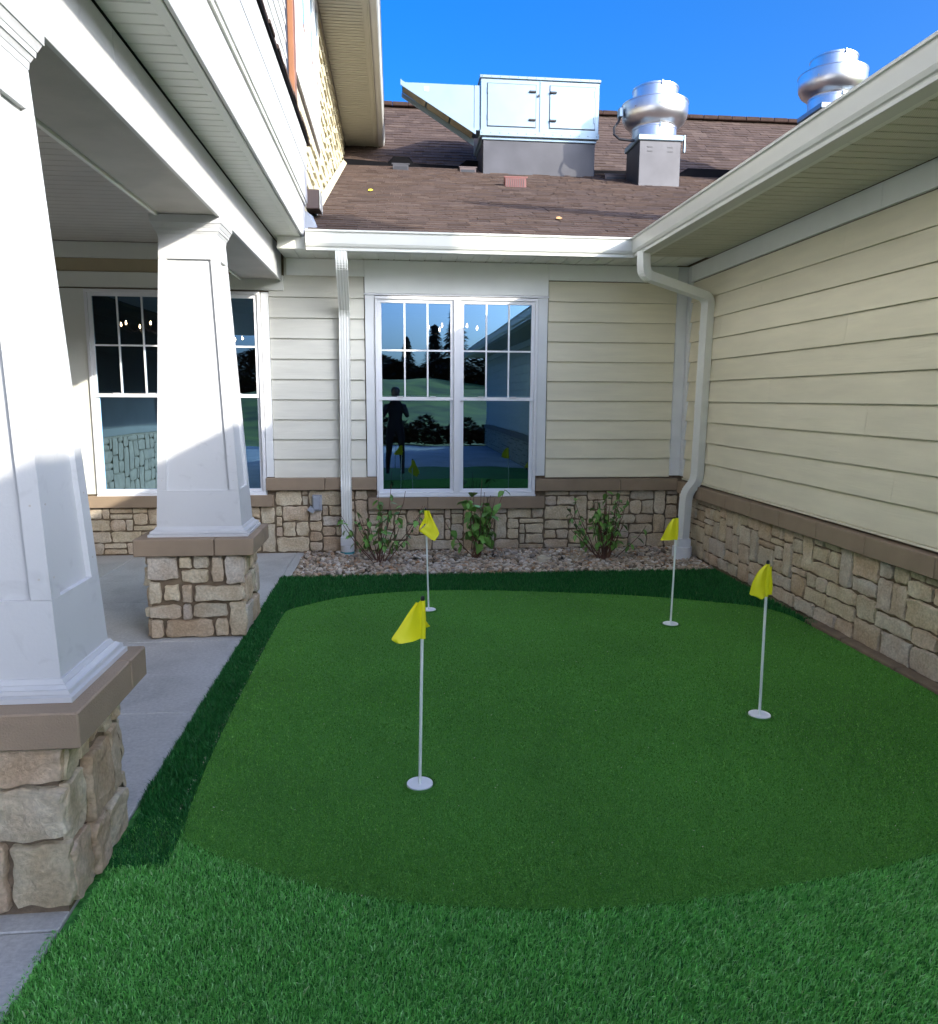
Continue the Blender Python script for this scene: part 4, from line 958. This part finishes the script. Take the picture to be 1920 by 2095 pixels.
# ------------------------------------------------------------ upper storey on the left
UX = -.85
UW = thing('upper_wall', 'sunlit upper storey wall with cream shakes and narrow windows', 'wall', (UX, 9, 4))
MB().box(UX-.15, UX-.012, PY0, 15, 3.2, 6.3).build('sheathing', M['dkbrown'], UW)
sk = MB(); r = random.Random(9)
z = 3.3; row = 0
while z < 5.98:
    y = 6.93
    while y < 14.6:
        w_ = r.uniform(.09, .26); y1 = min(y+w_, 14.6); t = r.choice([.012,.020,.030]); dz = r.choice([0,0,.015,.03])
        if not (z > 4.34 and y < 9.36 and y1 > 7.0) and roofz(y) < z+.3:
            sk.add([(UX+t, y+.006, z-dz), (UX+t, y1-.006, z-dz), (UX-.003+.004, y1-.004, z+.185), (UX-.003+.004, y+.004, z+.185), (UX-.01, y+.004, z-dz), (UX-.01, y1-.004, z-dz)], [(0,1,2,3),(4,5,1,0),(0,3,4),(1,5,2)], .5)
        y = y1
    z += .175; row += 1
sk.build('shake', M['shake'], UW, kind='stuff')
for k in range(22):
    zz = 3.3+k*.125; MB().prism([(UX-.002, zz+.125), (UX+.010, zz), (UX-.01, zz), (UX-.01, zz+.125)], 'y', PY0, 6.62).build('siding_board', M['white2'], UW)
bd('window_casing', UX-.01, UX+.022, 7.02, 9.36, 4.42, 4.56, M['white2'], UW); bd('window_casing', UX-.01, UX+.022, 7.02, 9.36, 5.90, 5.99, M['white2'], UW)
seg = [7.02, 7.74, 8.06, 8.49, 8.79, 9.02, 9.31, 9.36]
for i in range(0, len(seg)-1, 2): bd('window_casing', UX-.01, UX+.022, seg[i]+.001, seg[i+1]-.001, 4.561, 5.899, M['white2'], UW)
for i in (1, 3, 5):
    a, b = seg[i], seg[i+1]; wn = bd('window', UX-.01, UX+.012, a, b, 4.561, 5.10, M['vinyl'], UW)
    MB().add([(UX+.004, a, 5.13), (UX+.004, b, 5.13), (UX+.004, b, 5.899), (UX+.004, a, 5.899)], [(0,1,2,3)]).build('pane', M['glass'], wn)
    MB().box(UX-.01, UX+.016, a, b, 5.101, 5.129, .003).build('sill', M['brown'], wn)
    MB().box(UX-.01, UX-.005, a, b, 5.13, 5.899).build('blind', M['dark'], wn)
bd('flashing', UX+.024, UX+.03, 7.4, 13.45, 0, .01, M['cream'], UW) if False else None
mb = MB(); mb.add([(UX+.03, 8.0, roofz(8.0)+.015), (UX+.03, YR, roofz(YR)+.015), (UX+.03, YR, roofz(YR)+.09), (UX+.03, 8.0, roofz(8.0)+.09), (UX+.09, 8.0, roofz(8.0)+.03), (UX+.09, YR, roofz(YR)+.03)], [(0,1,2,3),(0,4,5,1),(3,2,5,4)]); mb.build('step_flashing', M['shake'], UW)
DS = MB().box(UX+.012, UX+.062, 6.66, 6.80, 3.96, 5.99, .006).build('downspout', M['brown']); tag(DS, 'reddish brown downspout on the sunlit upper wall', 'downspout')
# wall end gutter stub
ST = thing('gutter_end', 'dark brown gutter end poking out beside the porch fascia', 'gutter', (-.80, 7.9, 3.5))
MB().box(-.86, -.715, 7.75, 7.98, 3.42, 3.60, .006).build('trough', M['dkbrown'], ST); MB().box(-.714, -.704, 7.74, 7.99, 3.41, 3.59, .002).build('end_lip', M['alu'], ST)
UE = thing('upper_eave', 'deep ribbed eave of the upper storey with pale gutter edge', 'eave', (-.5, 9, 6))
yy = 4.0
while yy < 14.6: ribbed(UE, yy, min(yy+.3, 14.62), UX+.03, -.33, 6.0, M['soffit'], .075, .014); yy += .3
bd('frieze_board', UX+.001, UX+.026, 4, 14.6, 5.992, 6.0, M['soffit'], UE)
bd('soffit_trim', -.329, -.27, 4, 14.62, 5.992, 6.01, M['soffit'], UE); bd('fascia_board', -.268, -.245, 4, 14.62, 5.985, 6.22, M['soffit'], UE)
ug = MB().prism(gprof(-.125, -.243, 6.0, 6.17), 'y', 4.0, 14.62).build('gutter', M['alu']); tag(ug, 'pale gutter on the edge of the upper storey eave', 'gutter')
mb = MB().prism([(-.14, 6.18), (-4.4, 7.9), (-4.4, 7.8), (-.30, 6.05), (-.26, 6.05)], 'y', -3, 14.66, var=.5); mb.build('roof_slope', M['shingle'], UE)
MB().box(-4.35, UX-.15, -3, 15, 3.92, 7.2).build('building_core', M['dark'], UW)

# ------------------------------------------------------------ flags
def flag(base, label, outline, spots, pole_h=.80, lean=(0, 0)):
    """outline: list of (x, z) in metres relative to the pole top, drawn in the x-z plane, draped with folds in y"""
    x, y = base; FL = thing('golf_flag', label, 'golf flag', (x, y, 0), 'yellow practice green flags')
    def b(mb, name, mt, sm=False):
        o = mb.build(name, mt, None, sm); o.parent = FL; return o
    tx, ty = lean
    b(MB().tube([(0,0,.004), (tx*.5, ty*.5, pole_h*.5), (tx, ty, pole_h-.006)], .0068, 10), 'pole', M['pole'], True)
    b(MB().tube([(tx,ty,pole_h-.012), (tx,ty,pole_h+.010), (tx,ty,pole_h+.014)], [.008,.008,.004], 8), 'pole_tip', M['black'], True)
    b(MB().lathe([(0,.010),(.048,.0105),(.053,.012),(.054,.012),(.054,-.02)], seg=28), 'cup', M['cup'])
    b(MB().lathe([(.0545,.004),(.062,.012),(.070,.003)], seg=28), 'cup_rim', M['gblade'])
    sh = outline['h']; x0 = tx-.0105; x1 = tx+.0125
    t = MB(); z1 = pole_h-.004
    t.tube([(tx, ty, z1), (tx+.0005, ty-.001, z1-sh*.5), (tx, ty, z1-sh)], [.0105,.0125,.0115], 12, False); b(t, 'sleeve', M['flag'], True)
    # cloth: rows between the sleeve and the outer edge
    for k, edge in enumerate(outline['edges']):
        n = 12; m_ = 9; v = []; f = []; sgn = edge['s']; tk = .0009
        for side in (0, 1):
            for i in range(n+1):
                tt = i/n; zr = z1-sh*(edge.get('z0', 0)+(edge.get('z1', 1)-edge.get('z0', 0))*tt)
                # outer edge polyline
                pts_ = edge['o']; u = tt*(len(pts_)-1); q = min(int(u), len(pts_)-2); fr_ = u-q
                ox = pts_[q][0]*(1-fr_)+pts_[q+1][0]*fr_; oz = pts_[q][1]*(1-fr_)+pts_[q+1][1]*fr_
                for j in range(m_+1):
                    uu = j/m_; X = tx+sgn*.009*(1-uu)+(ox)*uu; Z = zr*(1-uu)+(z1+oz)*uu
                    Y = ty-.008+edge.get('d', -.03)*math.sin(uu*2.2)*(.4+.6*tt)+.006*math.sin(uu*9+tt*3+k)*uu+.003*math.sin(tt*8)*uu
                    v.append((X, Y+side*tk, Z))
        W_ = m_+1; N = (n+1)*W_
        for i in range(n):
            for j in range(m_):
                a = i*W_+j; f.append((a, a+1, a+W_+1, a+W_)); f.append((N+a+W_, N+a+W_+1, N+a+1, N+a))
        b(MB().add(v, f), 'cloth', M['flag'], True)
    return FL
flag((.088, 2.907), 'yellow golf flag in the foreground, left of the middle', dict(h=.158, edges=[dict(s=-1, o=[(-.028,-.002),(-.062,-.050),(-.096,-.10),(-.126,-.140),(-.124,-.148),(-.105,-.160)], z1=.985, d=-.05), dict(s=1, z0=.5, z1=.72, o=[(.014,-.09),(.030,-.107),(.016,-.118)], d=.02)]), None, .80, (.015, 0))
flag((1.838, 3.444), 'yellow golf flag at the right, before the stone base', dict(h=.165, edges=[dict(s=-1, o=[(-.026,-.002),(-.062,-.035),(-.092,-.085),(-.108,-.145),(-.078,-.152),(-.050,-.168)], z1=.97, d=-.04), dict(s=1, z0=.1, z1=.95, o=[(.014,-.01),(.020,-.10),(.024,-.150)], d=-.01)]), None, .80, (-.009, 0))
flag((1.95, 4.991), 'yellow golf flag in front of the corner downspout', dict(h=.155, edges=[dict(s=-1, o=[(-.038,-.002),(-.070,-.040),(-.098,-.090),(-.118,-.130),(-.128,-.152)], z1=.985, d=-.03)]), None, .78, (.012, 0))
flag((.24, 5.49), 'yellow golf flag farthest back, blown over to the right', dict(h=.10, edges=[dict(s=1, o=[(.026,.0),(.055,-.07),(.105,-.168),(.062,-.232),(.0,-.185),(-.052,-.150)], z1=1.0, d=-.03), dict(s=-1, z0=.55, o=[(-.020,-.07),(-.048,-.12),(-.054,-.150)], d=-.02)]), None, .775, (-.020, 0))

# ------------------------------------------------------------ shrubs
def leaf_mesh(name, l_, w_, mt):
    mb = MB(); v = []; f = []
    prof = [0, .55, .95, 1, .8, .42, 0]
    for i, p in enumerate(prof):
        t = i/(len(prof)-1); y = t*l_; c = -.25*l_*t*t; h = p*w_/2
        v += [(-h, y, c+.25*h), (0, y, c), (h, y, c+.25*h)]
    for i in range(len(prof)-1):
        for j in (0, 1): a = i*3+j; f.append((a, a+1, a+4, a+3))
    mb.add(v, f); return mb.mesh(name, mt, True)
LM = {k: leaf_mesh('leaf', l_, w_, mt) for k, (l_, w_, mt) in dict(round=(.115, .098, M['leaf']), small=(.09, .046, M['leaf']), dark=(.075, .036, M['leaf2'])).items()}
def shrub(x, y, label, stems, seed, kinds, hmax, spread, nleaf, top):
    r = random.Random(seed); S = thing('shrub', label, 'shrub', (x, y, 0))
    for i in range(stems):
        a = r.uniform(0, 2*math.pi); out = r.uniform(.15, 1)*spread; h = hmax*r.uniform(.55, 1.0)*(1.05-.25*out/spread)
        b0 = Vector((r.gauss(0, .025), r.gauss(0, .02), -.02)); tip_ = Vector((math.cos(a)*out, math.sin(a)*out*.5, h))
        c = b0.lerp(tip_, .5)+Vector((math.cos(a)*out*.12, 0, -.02)); pts = []
        for q in range(8):
            t = q/7; pts.append(b0*(1-t)**2+c*2*t*(1-t)+tip_*t*t+Vector((r.gauss(0, .004), r.gauss(0, .004), 0)))
        st = MB().tube(pts, [.0060-.0035*q/7 for q in range(8)], 5).build('stem', M['stem'], None, True); st.parent = S
        for q in range(nleaf):
            t = top+(1-top)*r.random(); k = min(6, int(t*7)); p = pts[k].lerp(pts[k+1], t*7-k)
            lf = bpy.data.objects.new('leaf', LM[r.choice(kinds)]); COL.objects.link(lf); lf.parent = st
            lf.location = p; lf.rotation_euler = (r.uniform(-1.2, .1), r.uniform(-.4, .4), r.uniform(0, 6.28)); s_ = r.uniform(.7, 1.15); lf.scale = (s_, s_, s_)
    return S
shrub(-.16, 7.13, 'sparse shrub with small dark leaves beside the left downspout', 17, 31, ['dark','small','small','dark'], .80, .46, 9, .35)
shrub(.80, 7.24, 'shrub with large rounded green leaves under the double window', 17, 32, ['round','round','small'], .84, .38, 7, .42)
shrub(2.06, 7.09, 'bushy many stemmed shrub with green leaves nearest the right corner', 34, 38, ['small','small','dark'], .74, .44, 7, .45)

# ------------------------------------------------------------ what the windows mirror: photographer, planting, trees
def person():
    P = thing('person', 'person in dark clothes photographing, mirrored in the double window', 'person', (0, -.42, 0))
    V = [(0,-.42,.98),(0,-.43,1.18),(0,-.42,1.38),(0,-.40,1.50),(0,-.37,1.60),(0,-.35,1.70),(0,-.36,1.78),
         (-.11,-.42,.92),(-.13,-.41,.50),(-.15,-.44,.09),(-.16,-.34,.04),(.11,-.42,.92),(.13,-.41,.50),(.15,-.44,.09),(.16,-.34,.04),
         (-.19,-.42,1.42),(-.27,-.36,1.20),(-.13,-.17,1.42),(-.07,-.11,1.54),(.19,-.42,1.42),(.27,-.36,1.20),(.13,-.17,1.42),(.07,-.11,1.54)]
    E = [(0,1),(1,2),(2,3),(3,4),(4,5),(5,6),(0,7),(7,8),(8,9),(9,10),(0,11),(11,12),(12,13),(13,14),(2,15),(15,16),(16,17),(17,18),(2,19),(19,20),(20,21),(21,22)]
    rad = [.15,.14,.15,.075,.07,.095,.06,.095,.065,.045,.04,.095,.065,.045,.04,.065,.048,.036,.03,.065,.048,.036,.03]
    me = bpy.data.meshes.new('body'); me.from_pydata(V, E, []); me.materials.append(M['cloth']); o = bpy.data.objects.new('body', me); COL.objects.link(o); par(o, P)
    md = o.modifiers.new('skin', 'SKIN'); md.use_smooth_shade = True
    for i, s_ in enumerate(me.skin_vertices[0].data): s_.radius = (rad[i], rad[i]*(.75 if i < 3 else 1)); s_.use_root = (i == 0)
    sb = o.modifiers.new('sub', 'SUBSURF'); sb.levels = 1; sb.render_levels = 2
    mb = MB(); mb.lathe([(0,-.11),(.05,-.10),(.072,-.05),(.078,.0),(.07,.06),(.04,.10),(0,.11)], (0,-.345,1.70), 16); mb.build('face', M['skin'], P, True)
    mb = MB(); mb.lathe([(.082,-.02),(.088,.03),(.08,.08),(.045,.118),(0,.125)], (0,-.365,1.705), 16); mb.build('hair', M['dkbrown'], P, True)
    for s_ in (-1, 1):
        for q in range(4): MB().tube([(s_*.07,-.11,1.545+q*.016), (s_*.075,-.075,1.55+q*.016), (s_*.055,-.06,1.553+q*.016)], [.010,.009,.007], 6).build('finger', M['skin'], P, True)
        MB().tube([(s_*.065,-.12,1.54), (s_*.05,-.10,1.56), (s_*.04,-.095,1.58)], [.012,.011,.008], 6).build('thumb', M['skin'], P, True)
    ph = MB().box(-.075, .075, -.085, -.076, 1.545, 1.62, .003).build('phone', M['black']); tag(ph, 'dark phone held up by the person taking the picture', 'phone')
person()
def foliage(mb, cx, cy, z0, z1, rad, n, seed, cone=True, size=.35):
    r = random.Random(seed)
    for i in range(n):
        t = r.random()**(1.3 if cone else .9); z = z0+(z1-z0)*t
        R_ = rad*((1-t)**.85+.03) if cone else rad*math.sqrt(max(.03, 1-(2*t-1)**2))
        a = r.uniform(0, 6.28); rr = R_*r.uniform(.35, 1)**.6*(1+.25*math.sin(a*3+seed+z)); x, y = cx+rr*math.cos(a), cy+rr*math.sin(a)
        s_ = size*r.uniform(.5, 1.2); d = Vector((math.cos(a), math.sin(a), -.35 if cone else r.uniform(-.5, .8))).normalized(); u = Vector((-math.sin(a), math.cos(a), r.uniform(-.3, .3)))
        p = Vector((x, y, z)); mb.add([tuple(p-u*s_*.4), tuple(p+d*s_), tuple(p+u*s_*.4), tuple(p-d*s_*.5+Vector((0,0,.1*s_)))], [(0,1,2,3)], min(1, max(.01, r.gauss(.5, .3))))
def tree(x, y, h, rad, seed, cone, label, grp):
    T = thing('pine_tree' if cone else 'leafy_tree', label, 'tree', (x, y, 0), grp)
    t = MB().tube([(0,0,-.1), (.05,0,h*.4), (0,.05,h*.93)], [.16,.11,.02], 8).build('trunk', M['bark'], None, True); t.parent = T
    mb = MB(); foliage(mb, 0, 0, h*(.06 if cone else .2), h, rad, 3200 if cone else 4200, seed, cone, .5 if cone else .62)
    c = mb.build('crown', M['needles'] if cone else M['broad'], None); c.parent = T; return T
pt = tree(-9, -52, 13, 3.2, 1, True, 'dark pine mirrored in the windows beyond the lawn', 'pines mirrored in the windows')
lt = tree(-4.5, -46, 7.5, 4.0, 2, False, 'dark leafy tree mirrored in the windows beyond the lawn', 'leafy trees mirrored in the windows')
pt.scale = (.55, .55, .55); lt.scale = (.7, .7, .7)
for (x, y, s_) in ((-14,-50,.5),(-2.5,-56,.52),(3.5,-52,.6),(5.5,-54,.75),(12,-48,.55),(-20,-55,.6),(18,-58,.7),(-27,-50,.6),(1.2,-57,.55)):
    c = copy_tree(pt); c.location = (x, y, 0); c.scale = (s_, s_, s_); c.rotation_euler.z = x
for (x, y, s_) in ((-10,-44,.7),(.5,-45,.62),(4.0,-44,.65),(8,-42,.7),(-1.5,-48,.7),(-7,-49,.65),(-16,-42,.8),(14,-46,.9),(22,-44,.9),(-24,-46,.9),(-31,-44,.9),(28,-48,.9)):
    c = copy_tree(lt); c.location = (x, y, 0); c.scale = (s_, s_, s_*.95); c.rotation_euler.z = x*2
HG = MB()
for q in range(26):
    foliage(HG, -3+q*.34, -10.6+.3*math.sin(q), 0, .75+.2*math.sin(q*1.7), .5, 420, q, False, .16)
o = HG.build('hedge', M['broad']); tag(o, 'low dark hedge behind the plaza, mirrored in the windows', 'hedge')
